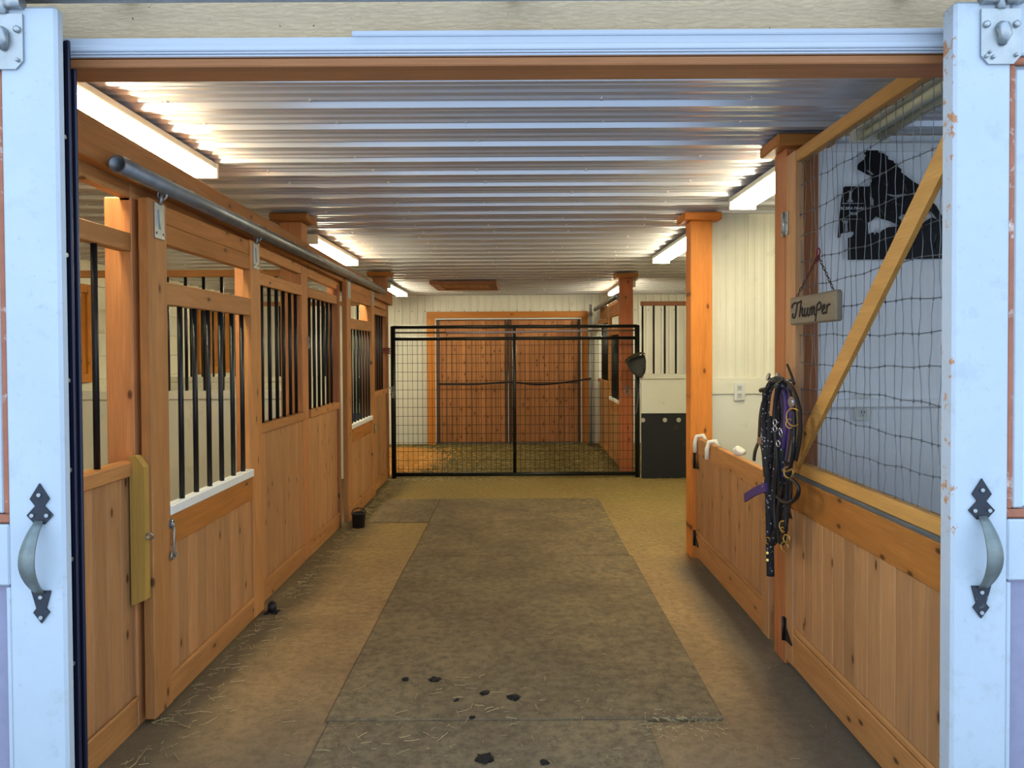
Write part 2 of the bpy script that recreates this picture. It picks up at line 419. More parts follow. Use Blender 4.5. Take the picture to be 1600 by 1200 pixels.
for zz in (1.93, ):
    for i in range(40):
        xx = XOL+.2+i*.19
        if -1.35 < xx < 1.05 and zz < 1.9: continue
        s_.disc((xx, YB-.012, zz), (0, 1, 0), .007, .012, 6)
tag(s_.obj('wall_screw', BLK, wb), kind='stuff')
# left outer wall with horizontal boards
wl = struct(MB().box(XOL-.1, XOL, YF, YB, 0, 2.35).obj('wall_left', CREAM))
z = 0.0
for i, h in enumerate([.22]*10):
    board('wall_board', XOL, XOL+.012, YF, YB, z+.002, z+h-.002, CREAM, wl); z += h
wr = struct(MB().box(XOR, XOR+.1, YF, YB, 0, 2.35).obj('wall_right', CREAM))
# front wall (outside face has siding)
X0o, X1o, ZO = -1.21, 1.19, 2.12
fw = MB()
fw.box(-6, X0o, 2.04, 2.12, -.1, 3.4); fw.box(X1o, 2.15, 2.04, 2.12, -.1, 3.4); fw.box(3.55, 6, 2.04, 2.12, -.1, 3.4); fw.box(2.15, 3.55, 2.04, 2.12, -.1, .9); fw.box(2.15, 3.55, 2.04, 2.12, 2.05, 3.4); fw.box(X0o, X1o, 2.04, 2.12, ZO, 3.4)
wf = struct(fw.obj('wall_front', SIDING))
wn = struct(MB().box(2.15, 3.55, 2.05, 2.11, .9, .95).obj('added_window_1', TRIMW))  # added window out of view, lets daylight onto the near tack wall
for a_ in ((2.15, 2.20, .95, 2.05), (3.50, 3.55, .95, 2.05), (2.83, 2.87, .95, 2.0)): board('frame', a_[0], a_[1], 2.05, 2.11, a_[2], a_[3], TRIMW, wn)  # frame of the added window
board('frame', 2.20, 3.50, 2.05, 2.11, 2.0, 2.05, TRIMW, wn)  # top frame of the added window
gg = NT('clear added-window pane'); tp_ = gg.n('ShaderNodeBsdfTransparent'); gl_ = gg.n('ShaderNodeBsdfGlossy'); gl_.inputs['Roughness'].default_value = .03
mx_ = gg.n('ShaderNodeMixShader'); mx_.inputs[0].default_value = .06; gg.l(tp_.outputs[0], mx_.inputs[1]); gg.l(gl_.outputs[0], mx_.inputs[2]); gg.l(mx_.outputs[0], gg.t.nodes['Material Output'].inputs[0])
for a_ in ((2.20, 2.83), (2.87, 3.50)): board('pane', a_[0], a_[1], 2.078, 2.082, .95, 2.0, gg.m, wn, 0)
# siding boards above the opening
board('siding_board', -3.2, 3.2, 2.018, 2.04, 2.159, 2.40, SIDING, wf); board('siding_board', -3.2, 3.2, 2.012, 2.04, 2.40, 2.62, SIDING, wf)
# head casing with steps, and brown lintel
tr = struct(MB().box(-1.2, 1.2, 1.99, 2.04, 2.132, 2.158).obj('trim_1', TRIMW))
mt = TRIMW
board('trim_board', -1.2, 1.2, 1.985, 2.018, 2.124, 2.140, mt, tr)
for k in range(3): board('trim_bead', -1.16, 1.2, 1.988+.006*k, 2.018, 2.118-.0055*k, 2.1225-.0055*k, mt, tr, .001)
board('trim_board', -.42, 1.2, 1.982, 2.0, 2.1585, 2.172, mt, tr)
lintel = thing('lintel_beam', 'brown stained wooden lintel beam spanning the barn doorway', 'beam', (0, 2.07, 2.07))
board('beam', -1.2, 1.2, 2.0, 2.04, 2.088, 2.120, W(('#A86F45', '#7C4623'), 'X', .5), lintel)
board('beam_lip', -1.2, 1.2, 2.041, 2.12, 2.091, 2.12, W(('#A86F45', '#7C4623'), 'X', .5), lintel)

# left dark jamb channel (dark extruded door seal)
jamb = thing('door_channel', 'dark navy ribbed door channel along the left jamb', 'channel', (-1.11, 2.0, 0))
JM = plain('dark navy channel', '#23253A', .35, .3, .15)
for (xa, xb, ya, yb) in ((-1.175, -1.155, 1.93, 2.03), (-1.1545, -1.142, 1.945, 1.955), (-1.1545, -1.140, 1.975, 1.985), (-1.1545, -1.144, 2.01, 2.02)):
    board('channel_rib', xa, xb, ya, yb, 0, 2.15, JM, jamb, .004)
s_ = MB()
for zz in (.55, .82, 1.05, 1.28, 1.6, 1.9): wobj(MB().disc((-1.1505, 1.965, zz), (1, 0, 0), .006, .008, 8), 'screw', MET, jamb)

# ---- sliding exterior doors
def barn_door(n, sgn, lab):
    """sgn -1 left, +1 right; leading edge near the opening"""
    e = 1.108 if sgn < 0 else 1.060; yb_ = 1.902 if sgn < 0 else 1.925
    r = struct(MB().box(*sorted((sgn*(e+.135), sgn*(e+1.0))), 1.902, 1.925, .03, 2.10).obj(f'door_{n}', DOORW)); r.location = (0, 0, 0)
    tag(r, lab)
    def B(nm, a, b, y0, y1, z0, z1, mt, bv=.004):
        x0, x1 = sorted((sgn*a, sgn*b)); mb = MB().bbox(x0, x1, y0, y1, z0, z1, bv); o = mb.obj(nm, mt, r); return o
    B('stile', e, e+.138, 1.868, yb_, .03, 2.188, DOORW, .007)
    B('rail', e+.139, e+1.0, 1.872, 1.925, .78, .93, DOORW); B('rail', e+.139, e+1.0, 1.872, 1.925, 2.06, 2.188, DOORW)
    B('moulding', e+.139, e+.157, 1.880, 1.901, .955, 2.04, PEEL); B('moulding', e+.139, e+.9, 1.880, 1.901, .932, .954, PEEL); B('moulding', e+.139, e+.9, 1.880, 1.901, 2.041, 2.059, PEEL)
    B('window_frame', e+.158, e+.185, 1.884, 1.901, .956, 2.03, DOORW)
    gl = B('pane', e+.186, e+.86, 1.893, 1.899, .96, 2.03, plain('window glass', '#B8D4DE', .08, 0, .02), .001)
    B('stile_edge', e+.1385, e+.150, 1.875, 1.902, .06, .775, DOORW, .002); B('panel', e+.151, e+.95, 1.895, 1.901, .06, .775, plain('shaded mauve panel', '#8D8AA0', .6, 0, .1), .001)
    # hanger plate
    hx = e+.108 if sgn > 0 else e+.125
    c = Vector((sgn*hx, 1.866, 2.10))
    pl = MB(); wv, hv = .048, .066
    ring = [(-wv, -hv+.02), (-wv+.018, -hv), (wv-.018, -hv), (wv, -hv+.02), (wv, hv), (-wv, hv)]
    pl.poly([(c.x+a, c.y, c.z+b) for a, b in ring], (0, -.005, 0))
    hp = wobj(pl, 'hanger_plate', MET, r); tag(hp, 'galvanised hanger plate at the door top')
    ov = MB(); ov.tube([c+Vector((0, -.004, .045-.02)), c+Vector((.0, -.012, .02)), c+Vector((.004, -.014, -.0)), c+Vector((.002, -.004, -.018))], [.012, .016, .015, .010], 10)
    wobj(ov, 'slot_boss', MET, hp)
    bo = MB()
    for dx, dz, rr in ((-.036, .028, .0085), (.036, .028, .0085), (-.036, -.048, .005), (.036, -.045, .005), (-.02, -.05, .005), (-.028, -.038, .004)):
        bo.tube([c+Vector((dx, -.003, dz)), c+Vector((dx, -.010, dz)), c+Vector((dx, -.013, dz))], [rr, rr, rr*.5], 8)
    wobj(bo, 'bolt', MET, hp)
    rl = MB(); rl.tube([c+Vector((0, 0, .066)), c+Vector((0, 0, .12))], .012, 8)
    for q in (-.03, .03): rl.tube([c+Vector((q-.02, -.006, .092)), c+Vector((q+.02, -.006, .092))], .016, 10)
    wobj(rl, 'roller', MET, hp)
    # pull handle
    hx = 1.165 if sgn < 0 else 1.130
    hh = bpy.data.objects.new('pull_handle', None)
    hc = Vector((sgn*hx, 1.867, .855)); hm = IRON
    pl = MB()
    top = [(0, .178), (.024, .140), (.011, .123), (.032, .100), (.012, .078), (-.012, .078), (-.032, .100), (-.011, .123), (-.024, .140)]
    bot = [(-.024, -.085), (.024, -.085), (.012, -.128), (.020, -.138), (0, -.165), (-.020, -.138), (-.012, -.128)]
    dz0 = .0
    for ring in (top, bot): pl.poly([(hc.x+a, hc.y, hc.z+b+dz0) for a, b in ring], (0, -.004, 0))
    h = wobj(pl, 'pull_handle', hm, r); tag(h, 'forged strap pull handle with diamond end plates')
    st = MB(); pts = []; N = 14
    for i in range(N+1):
        t = i/N; z = .086-.176*t; d = .006+.052*math.sin(math.pi*t)**.85
        pts.append(hc+Vector((0, -d, z)))
    base = len(st.v)
    # variable width strap
    for i, p in enumerate(pts):
        t = i/N; hw = .010+.009*math.sin(math.pi*t)
        tg = (pts[min(i+1, N)]-pts[max(i-1, 0)]).normalized(); nr = tg.cross(Vector((1, 0, 0))).normalized()*.002
        for q in (p-Vector((hw, 0, 0))-nr, p+Vector((hw, 0, 0))-nr, p+Vector((hw, 0, 0))+nr, p-Vector((hw, 0, 0))+nr): st.v.append(tuple(q))
    for i in range(N):
        a = 4*i; b = a+4
        for k in range(4): st.f.append((a+k, a+(k+1) % 4, b+(k+1) % 4, b+k)); st.sm.append(True)
    st.f += [(3, 2, 1, 0), (4*N, 4*N+1, 4*N+2, 4*N+3)]; st.sm += [False]*2
    wobj(st, 'grip', plain('worn grey steel', '#7F8682', .45, .5, .25, 30), h)
    sc_ = MB()
    for a, b in ((0, .150), (-.018, .10), (.018, .10), (0, -.10), (0, -.15)): sc_.tube([hc+Vector((a, -.003, b)), hc+Vector((a, -.008, b))], .005, 7)
    wobj(sc_, 'screw', MET, h)
    return r
barn_door(1, -1, 'white sliding barn door at the left of the entrance')
barn_door(2, 1, 'white sliding barn door at the right of the entrance')
# track over the doors
tk = thing('door_track', 'galvanised sliding door track above the entrance', 'track', (0, 1.9, 2.25))
mb = MB()
mb.box(-3, 3, 1.84, 1.845, 2.207, 2.262); mb.box(-3, 3, 1.895, 1.90, 2.207, 2.262); mb.box(-3, 3, 1.84, 1.90, 2.262, 2.267)
mb.box(-3, 3, 1.845, 1.856, 2.207, 2.227); mb.box(-3, 3, 1.884, 1.895, 2.207, 2.227)
wobj(mb, 'rail', MET, tk)
for xx in (-2, -1, 0, 1, 2): board('bracket', xx-.02, xx+.02, 1.901, 2.011, 2.268, 2.29, MET, tk)

# ================================================================== TIMBER POSTS
def post(label, x0, y0, mat, cap=True, s=.14, z1=None, capmat=None, sy=.14):
    z1 = z1 or ceilz(y0)-.012
    t = thing('timber_post', label, 'post', (x0+s/2, y0+s/2, 0), 'square timber posts')
    board('shaft', x0, x0+s, y0, y0+sy, 0, z1-(.05 if cap else 0), mat, t, .005)
    if cap: board('cap', x0-.05, x0+s+.05, y0-.05, y0+s+.05, z1-.05, z1, capmat or W(HEAD, 'X', .4), t, .006)
    return t
post('short timber post behind the door channel at the near end of the left stalls', -1.468, 2.74, W(POST, 'Z', thin='Y'), False, z1=1.905, s=.098)
post('capped timber post between the barred panels of the left stalls', -1.512, 4.91, W(POST, 'Z', thin='Y'))
post('capped timber post at the far end of the left stalls', -1.512, 8.06, W(RED, 'Z', thin='Y'))
post('bright orange capped timber post at the end of the low half doors', 1.118, 4.95, W(('#D98536', '#9C5216'), 'Z', .9, thin='Y'), capmat=W(('#C97429', '#8A4A12'), 'X', .4))
post('capped timber post carrying the hinged wire screen and the tack', 1.142, 3.27, W(('#A9693C', '#70402A'), 'Z', .6, thin='Y'))
post('capped reddish timber post beside the gate with a ring screwed on', 1.118, 8.32, W(('#A85F33', '#70391A'), 'Z', thin='Y'))

# ================================================================== LEFT STALL FRONTS
def planks(parent, X0, X1, y0, y1, z0, z1, mat, w=.09):
    n = max(1, round((y1-y0)/w)); w = (y1-y0)/n
    for i in range(n): board('plank', X0, X1, y0+i*w+.0006, y0+(i+1)*w-.0006, z0, z1, mat, parent, .0035)
_bar = {}
def bar(parent, x, y, z0, z1, r=.0105):
    k = (round(z1-z0, 3), r)
    if k not in _bar: _bar[k] = MB().tube([(0, 0, 0), (0, 0, z1-z0)], r, 10).mesh('bar', BLK)
    link('bar', _bar[k], parent, Vector((x, y, z0))-parent_off(parent))
def stall_panel(label, y0, y1, bars, X=XL, sill=.965, top=(1.71, 1.775), panelmat=None, loc=None):
    t = thing('stall_panel', label, 'stall panel', (X, (y0+y1)/2, 0), 'fixed barred stall panels')
    pm = panelmat or W(PANEL, 'Z')
    board('sill', X-.05, X+.012, y0, y1, sill-.05, sill, W(STILE, 'Y'), t)
    board('top_rail', X-.045, X, y0, y1, top[0], top[1], W(STILE, 'Y'), t)
    planks(t, X-.03, X-.008, y0, y1, .10, sill-.05, pm)
    board('bottom_rail', X-.034, X+.0, y0, y1, .0, .10, W(STILE, 'Y'), t); board('moulding', X-.006, X+.008, y0, y1, .1003, .118, W(STILE, 'Y'), t, .004)
    for b in bars: bar(t, X-.022, b, sill, top[0])
    return t
stall_panel('barred stall panel nearest the entrance on the left, one bar in view', 2.13, 2.739, [2.31, 2.535])
stall_panel('barred stall panel just past the first sliding stall door', 4.02, 4.909, [4.06, 4.19, 4.32, 4.45, 4.58, 4.71, 4.83])
stall_panel('barred stall panel before the second sliding stall door', 5.051, 5.86, [5.15, 5.27, 5.39, 5.51, 5.63, 5.75])
stall_panel('barred stall panel after the second sliding stall door', 7.15, 8.058, [7.25, 7.38, 7.51, 7.64, 7.77, 7.9])
# jambs
t = thing('door_jamb', 'reddish timber jamb at the hinge side of the second stall door', 'jamb', (-1.44, 5.9, 0)); board('jamb', -1.45, -1.362, 5.862, 5.915, 0, 1.86, W(RED, 'Z'), t)
t = thing('door_jamb', 'timber jamb behind the far edge of the first stall door', 'jamb', (-1.44, 4.0, 0)); board('jamb', -1.45, -1.372, 3.95, 4.018, 0, 1.86, W(POST, 'Z'), t)
t = thing('door_jamb', 'timber jamb behind the far edge of the second stall door', 'jamb', (-1.44, 7.1, 0)); board('jamb', -1.45, -1.372, 7.08, 7.148, 0, 1.84, W(POST, 'Z'), t)
t = thing('strike_board', 'olive stained board with pointed top on the first post', 'board', (-1.35, 2.72, .45))
mb = MB(); mb.poly([(-1.369, 2.70, .455), (-1.318, 2.70, .475), (-1.318, 2.70, .945), (-1.345, 2.70, .985), (-1.369, 2.70, .985)], (0, .036, 0)); wobj(mb, 'board', W(('#A5823F', '#77591F'), 'Z', .3), t)
mb = MB(); mb.torus((-1.305, 2.708, .70), (0, 1, .3), .012, .0035); mb.tube([(-1.33, 2.708, .70), (-1.316, 2.708, .70)], .004, 6); wobj(mb, 'eye_bolt', MET, t)

# header beam in boards, slightly sloping towards the rear
def sloped(name, x0, x1, y0, y1, za, zb, h, mat, parent):
    mb = MB(); mb.add([(x0, y0, za-h), (x1, y0, za-h), (x1, y1, zb-h), (x0, y1, zb-h), (x0, y0, za), (x1, y0, za), (x1, y1, zb), (x0, y1, zb)],
                      [(0,3,2,1),(4,5,6,7),(0,1,5,4),(1,2,6,5),(2,3,7,6),(3,0,4,7)])
    bm = bmesh.new(); me = bpy.data.meshes.new('t'); me.from_pydata(mb.v, [], mb.f); bm.from_mesh(me); bmesh.ops.bevel(bm, geom=list(bm.edges), offset=.004, segments=1, affect='EDGES')
    m2 = MB(); bm.verts.index_update(); m2.add([v.co for v in bm.verts], [[v.index for v in f.verts] for f in bm.faces]); bm.free()
    return wobj(m2, name, mat, parent)
def hz_(y): return 2.140-.0205*y
hb = thing('header_beam', 'long orange stained header boards over the left stall fronts', 'beam', (-1.35, 5, 1.95))
sloped('header_board', -1.368, -1.326, 2.13, 8.2, hz_(2.13), hz_(8.2), .135, W(HEAD, 'Y'), hb)
for a, b in ((2.13, 2.74), (2.74, 4.905), (5.055, 8.055)):
    sloped('lower_board', -1.412, -1.372, a, b, hz_(a)-.05, hz_(b)-.05, .135 if a < 2.7 else .145, W(STILE, 'Y'), hb)
# pipe track
pt = thing('track_pipe', 'galvanised steel pipe track above the left stall doors', 'pipe', (-1.28, 2.48, 1.95))
mb = MB(); n = 20; ya, yb, za, zb, ro, ri = 2.48, 7.42, 1.958, 1.928, .029, .025
for (yy, zz, rr) in ((ya, za, ro), (yb, zb, ro), (yb, zb, ri), (ya+.0, za, ri)):
    for k in range(n): mb.v.append((-1.283+rr*math.cos(2*math.pi*k/n), yy, zz+rr*math.sin(2*math.pi*k/n)))
for a in range(4):
    b = (a+1) % 4
    for k in range(n): mb.f.append((a*n+k, a*n+(k+1) % n, b*n+(k+1) % n, b*n+k)); mb.sm.append(a in (0, 2))
mb.f.append(tuple(2*n+k for k in range(n))); mb.sm.append(False)
wobj(mb, 'pipe', PIPE, pt)
for yy in (2.62, 3.15, 3.95, 4.6, 5.2, 6.0, 6.7, 7.3):
    zz = za+(zb-za)*(yy-ya)/(yb-ya)
    mb = MB(); mb.box(-1.325, -1.322, yy-.022, yy+.022, zz+.0, zz+.055); mb.box(-1.325, -1.29, yy-.018, yy+.018, zz+.028, zz+.031); mb.disc((-1.32, yy, zz+.044), (1, 0, 0), .006, .006, 6)
    wobj(mb, 'bracket', MET, pt)

def sliding_door(label, y0, y1, bars, X=-1.31, flip=1, latch=True):
    t = thing('sliding_stall_door', label, 'stall door', (X, y0, 0), None)
    f0 = X; b0 = X-.04*flip
    a, b = sorted((f0, b0)); st = W(STILE, 'Z')
    def Bd(nm, y0_, y1_, z0, z1, mt, d0=0, d1=0, bv=.003):
        aa, bb = sorted((f0+d0*flip, b0+d1*flip)); return board(nm, aa, bb, y0_, y1_, z0, z1, mt, t, bv)
    Bd('stile', y0, y0+.14, .025, 1.905, st, 0, 0, .004); Bd('stile', y1-.14, y1, .025, 1.905, st, 0, 0, .004)
    Bd('top_rail', y0+.14, y1-.14, 1.755, 1.83, W(HEAD, 'Y'), -.004); Bd('top_rail', y0+.14, y1-.14, 1.83, 1.9, W(HEAD, 'Y'), -.010)
    Bd('mid_rail', y0+.14, y1-.14, 1.53, 1.615, W(STILE, 'Y'), -.004)
    Bd('sill', y0+.14, y1-.14, .735, .772, SILLW, .004, 0)
    Bd('lock_rail', y0+.14, y1-.14, .62, .735, W(HEAD, 'Y'), -.002)
    aa, bb = sorted((f0-.014*flip, b0+.008*flip)); planks(t, aa, bb, y0+.14, y1-.14, .13, .62, W(PANEL, 'Z'))
    Bd('bottom_rail', y0+.14, y1-.14, .025, .115, W(STILE, 'Y'), -.004); Bd('moulding', y0+.14, y1-.14, .1155, .13, W(STILE, 'Y'), -.002)
    for q in bars: bar(t, X-.022*flip, q, .772, 1.53)
    for yy in (y0+.075, y1-.075):
        hx = X+.004*flip; mb = MB()
        x0_, x1_ = sorted((X, X+.005*flip)); mb.bbox(x0_, x1_, yy-.038, yy+.038, 1.765, 1.895, .002)
        hp = wobj(mb, 'hanger_plate', MET, t)
        mb = MB(); mb.poly([(X+.005*flip, yy-.018, 1.87), (X+.005*flip, yy+.018, 1.87), (X+.005*flip, yy+.006, 1.80), (X+.005*flip, yy-.006, 1.80)], (.006*flip, 0, 0))
        for s1 in (-1, 1): mb.disc((X+.007*flip, yy+s1*.026, 1.785), (1, 0, 0), .005, .006, 6)
        wobj(mb, 'boss', MET, hp)
        mb = MB(); mb.tube([(X+.006*flip, yy, 1.89), (X+.014*flip, yy, 1.93)], .007, 8); mb.torus((X+.014*flip, yy, 1.925), (0, 1, 0), .017, .005); wobj(mb, 'roller_bolt', MET, hp)
    return t
YB_ = (2.746, 3.935); YE_ = (5.93, 7.075)
d1 = sliding_door('sliding stall door nearest the entrance on the left, white sill under black bars', *YB_, [3.037, 3.173, 3.311, 3.447, 3.587, 3.715])
d2 = sliding_door('second sliding stall door on the left, close to the gate', *YE_, [6.17, 6.29, 6.41, 6.53, 6.65, 6.77, 6.89])
# hook latch on the first door
lt = thing('hook_latch', 'steel gate hook hanging from an eye on the first stall door', 'latch', (-1.3, 2.87, .6))
mb = MB(); e = Vector((-1.302, 2.885, .705)); mb.torus(e, (1, .2, 0), .013, .004); mb.disc(e+Vector((-.006, 0, 0)), (1, 0, 0), .02, .004, 10)
mb.tube([e+Vector((.004, 0, -.012)), e+Vector((.004, -.002, -.06)), e+Vector((.004, -.004, -.105)), e+Vector((.006, .004, -.125)), e+Vector((.01, .012, -.115))], .0045, 6)
mb.torus(e+Vector((0, -.004, -.12)), (1, 0, 0), .014, .004)
wobj(mb, 'hook', MET, lt)
lt = thing('tie_ring', 'small steel ring on the post between the left stall panels', 'ring', (-1.36, 5.07, 1.4))
mb = MB(); mb.torus((-1.358, 5.0, 1.43), (1, 0, 0), .016, .004); mb.torus((-1.355, 5.0, 1.395), (1, .2, 0), .024, .004); wobj(mb, 'ring', MET, lt)
lt = thing('door_latch', 'steel latch on the far stile of the second stall door', 'latch', (-1.3, 7.0, .65))
mb = MB(); mb.torus((-1.303, 7.0, .66), (1, 0, 0), .018, .005); mb.tube([(-1.302, 7.0, .69), (-1.302, 7.0, .60)], .006, 6); wobj(mb, 'latch', MET, lt)
# floor guides
gd = thing('floor_guide', 'small black roller guide at the foot of the first stall door', 'door guide', (-1.28, 3.93, 0))
mb = MB(); mb.box(-1.312+.004, -1.24, 3.92, 3.98, 0, .008); mb.tube([(-1.275, 3.95, .008), (-1.275, 3.95, .05)], .022, 12); mb.tube([(-1.275, 3.95, .05), (-1.275, 3.95, .062)], .011, 8); wobj(mb, 'guide', PLASTB, gd)
tb = thing('black_tub', 'small black tub on the floor at the foot of the second stall door', 'tub', (-1.225, 5.88, 0))
mb = MB(); prf = [(.0, .0), (.046, .0), (.052, .10), (.057, .105), (.057, .112), (.046, .112), (.042, .02), (0, .02)]; n = 20
for (r_, z_) in prf:
    for k in range(n): mb.v.append((-1.225+r_*math.cos(2*math.pi*k/n), 5.88+r_*math.sin(2*math.pi*k/n), z_+(.0)))
for a in range(len(prf)-1):
    for k in range(n): mb.f.append((a*n+k, a*n+(k+1) % n, (a+1)*n+(k+1) % n, (a+1)*n+k)); mb.sm.append(True)
wobj(mb, 'tub', PLASTB, tb)
mb = MB(); mb.tube([(-1.225+.055*math.cos(a), 5.88+.02, .108+.035*math.sin(a)) for a in [math.pi*i/10 for i in range(11)]], .004, 6); wobj(mb, 'handle', PLASTB, tb)

# ---- partitions (facing the entrance)
def partition(label, x0, x1, Y, ztop=1.88, zk=1.09, sp_=.118, lower=KICK, rail=STILE, ledge=KICK, rubber=None, boff=.06):
    t = thing('stall_partition', label, 'partition', ((x0+x1)/2, Y, 0))
    board('top_rail', x0, x1, Y, Y+.045, ztop-.045, ztop, W(rail, 'X', .4), t)
    board('ledge', x0, x1, Y-.01, Y+.055, zk-.055, zk, ledge, t)
    n = max(1, round((x1-x0)/1.2)); wv = (x1-x0)/n
    for i in range(n): board('kick_panel', x0+i*wv+.002, x0+(i+1)*wv-.002, Y+.004, Y+.04, 0, zk-.055, lower, t)
    x = x0+boff
    while x < x1-.02: bar(t, x, Y+.022, zk, ztop-.045); x += sp_
    return t
partition('white and barred partition seen through the first stall door', XOL+.012, -1.52, 4.99, 1.885, 1.10)
partition('second barred partition between the rear left stalls', XOL+.012, -1.52, 8.12, 1.88, 1.09)
# shutters on the left outer wall
def shutter(label, y0, y1, z0, z1):
    t = thing('window_shutter', label, 'shutter', (XOL+.03, (y0+y1)/2, z0)); X = XOL+.013
    for a, b, c, d in ((y0, y0+.08, z0, z1), (y1-.08, y1, z0, z1)): board('frame', X, X+.04, a, b, c, d, W(SHUT, 'Z'), t)
    board('frame', X, X+.04, y0+.08, y1-.08, z0, z0+.08, W(SHUT, 'Y'), t); board('frame', X, X+.04, y0+.08, y1-.08, z1-.08, z1, W(SHUT, 'Y'), t)
    planks(t, X, X+.02, y0+.08, y1-.08, z0+.08, z1-.08, W(SHUT, 'Z'), .14)
shutter('framed plank shutter on the outer wall, seen past the nearest bar', 6.2, 7.15, 1.08, 1.98)
shutter('orange plank shutter on the outer wall, seen through the first stall door bars', 9.55, 10.7, 1.08, 1.98)
# things in the second stall
bk = thing('water_bucket', 'blue water bucket hanging in the rear left stall', 'bucket', (-1.62, 7.6, .55))
mb = MB(); n = 20; prf = [(0, .42), (.11, .42), (.145, .70), (.155, .705), (.155, .72), (.138, .72), (.105, .44), (0, .44)]
for (r_, z_) in prf:
    for k in range(n): mb.v.append((-1.57+r_*math.cos(2*math.pi*k/n), 7.72+r_*math.sin(2*math.pi*k/n), z_))
for a in range(len(prf)-1):
    for k in range(n): mb.f.append((a*n+k, a*n+(k+1) % n, (a+1)*n+(k+1) % n, (a+1)*n+k)); mb.sm.append(True)
wobj(mb, 'bucket', BLUE, bk)
mb = MB(); mb.tube([(-1.57+.152*math.cos(a), 7.72, .71+.16*math.sin(a)) for a in [math.pi*i/12 for i in range(13)]], .004, 6); wobj(mb, 'handle', MET, bk)
bk = thing('halter', 'black halter hanging on the rear left partition', 'halter', (-1.66, 8.09, 1.05))
mb = MB()
for dx in (0, .035, .06): mb.strap([(-1.66+dx, 8.105, 1.07), (-1.665+dx, 8.095, .95), (-1.655+dx, 8.1, .83)], (.03, 0, 0), .006)
mb.torus((-1.64, 8.09, .84), (0, 1, 0), .035, .006); wobj(mb, 'strap', PLASTB, bk)

# ================================================================== RIGHT: low half doors
RW = -1
def half_door(label, y0, y1, z1, toph, topmat, trimtop=None):
    t = thing('half_door', label, 'half door', (XR+.03, (y0+y1)/2, 0)); X = XR
    st = W(PANEL, 'Z')
    board('top_rail', X, X+.035, y0, y1, z1-toph, z1, topmat, t, .004)
    planks(t, X+.010, X+.032, y0, y1, .19, z1-toph, W(PANEL, 'Z'))
    board('bottom_rail', X, X+.035, y0, y1, .03, .165, W(STILE, 'Y'), t, .004); board('moulding', X+.004, X+.03, y0, y1, .1655, .19, W(STILE, 'Y'), t, .006)
    return t
h1 = half_door('far low plank half door ending at the bright orange post', 3.47, 4.94, .79, .105, W(STILE, 'Y'))
board('stile', XR-.004, XR+.004+.03, 3.47, 3.57, .031, .69, W(PANEL, 'Z'), h1)
h2 = half_door('near low plank half door with wide top board under the wire screen', 2.05, 3.26, .822, .135, W(HEAD, 'Y'))
board('cap_strip', XR+.001, XR+.06, 2.05, 3.26, .8222, .838, plain('grey aluminium strip', '#6E7478', .45, .5, .1), h2)
board('stile', XR-.002, XR+.03, 3.17, 3.262, .031, .686, W(PANEL, 'Z'), h2)
# sill under post wall (curb)
def hinge(label, y, z):
    t = thing('strap_hinge', label, 'hinge', (XR-.006, y, z), 'black tee hinges on the half doors')
    mb = MB(); X = XR-.004; mb.bbox(X-.004, X, y-.012, y+.012, z-.05, z+.05, .001); mb.poly([(X-.004, y-.012, z-.045), (X-.004, y-.012, z+.01), (X-.004, y-.085, z-.042)], (.004, 0, 0)); mb.tube([(X-.008, y+.004, z-.05), (X-.008, y+.004, z+.05)], .006, 8)
    wobj(mb, 'hinge', BLK, t)
hinge('black tee hinge high on the far half door by the orange post', 4.90, .64); hinge('black tee hinge low on the far half door by the orange post', 4.90, .145)
hinge('black tee hinge low on the near half door', 3.25, .16); hinge('black tee hinge high on the near half door under the hanging tack', 3.25, .69)
# white rope ends over the far door
WROPE = plain('white rag cloth', '#ECE6D6', .8, 0, .05)
for lab, ya, yb in (('white rope end looped over the half door beside the orange post', 4.86, 4.92), ('white rope end draped over the half door further from the post', 4.55, 4.62)):
    t = thing('rope_end', lab, 'rope', (1.15, ya, .79)); mb = MB()
    mb.tube([(XR-.014, ya, .70), (XR-.016, ya, .76), (XR-.004, ya-.005, .802), (XR+.03, ya-.02, .81), (XR+.05, ya-.03, .77)], .014, 8); wobj(mb, 'rope', WROPE, t)
t = thing('rag', 'crumpled cream rag on top of the far half door', 'cloth', (1.16, 4.05, .79)); mb = MB()
bm = bmesh.new(); bmesh.ops.create_icosphere(bm, subdivisions=3, radius=.032)
for v in bm.verts: v.co *= 1+.45*noise.noise(v.co*28); v.co.z *= .8
for v in bm.verts: v.co += Vector((1.17, 4.05, .815))
mb.add([v.co for v in bm.verts], [[v.index for v in f.verts] for f in bm.faces], True); bm.free(); wobj(mb, 'rag', WROPE, t)

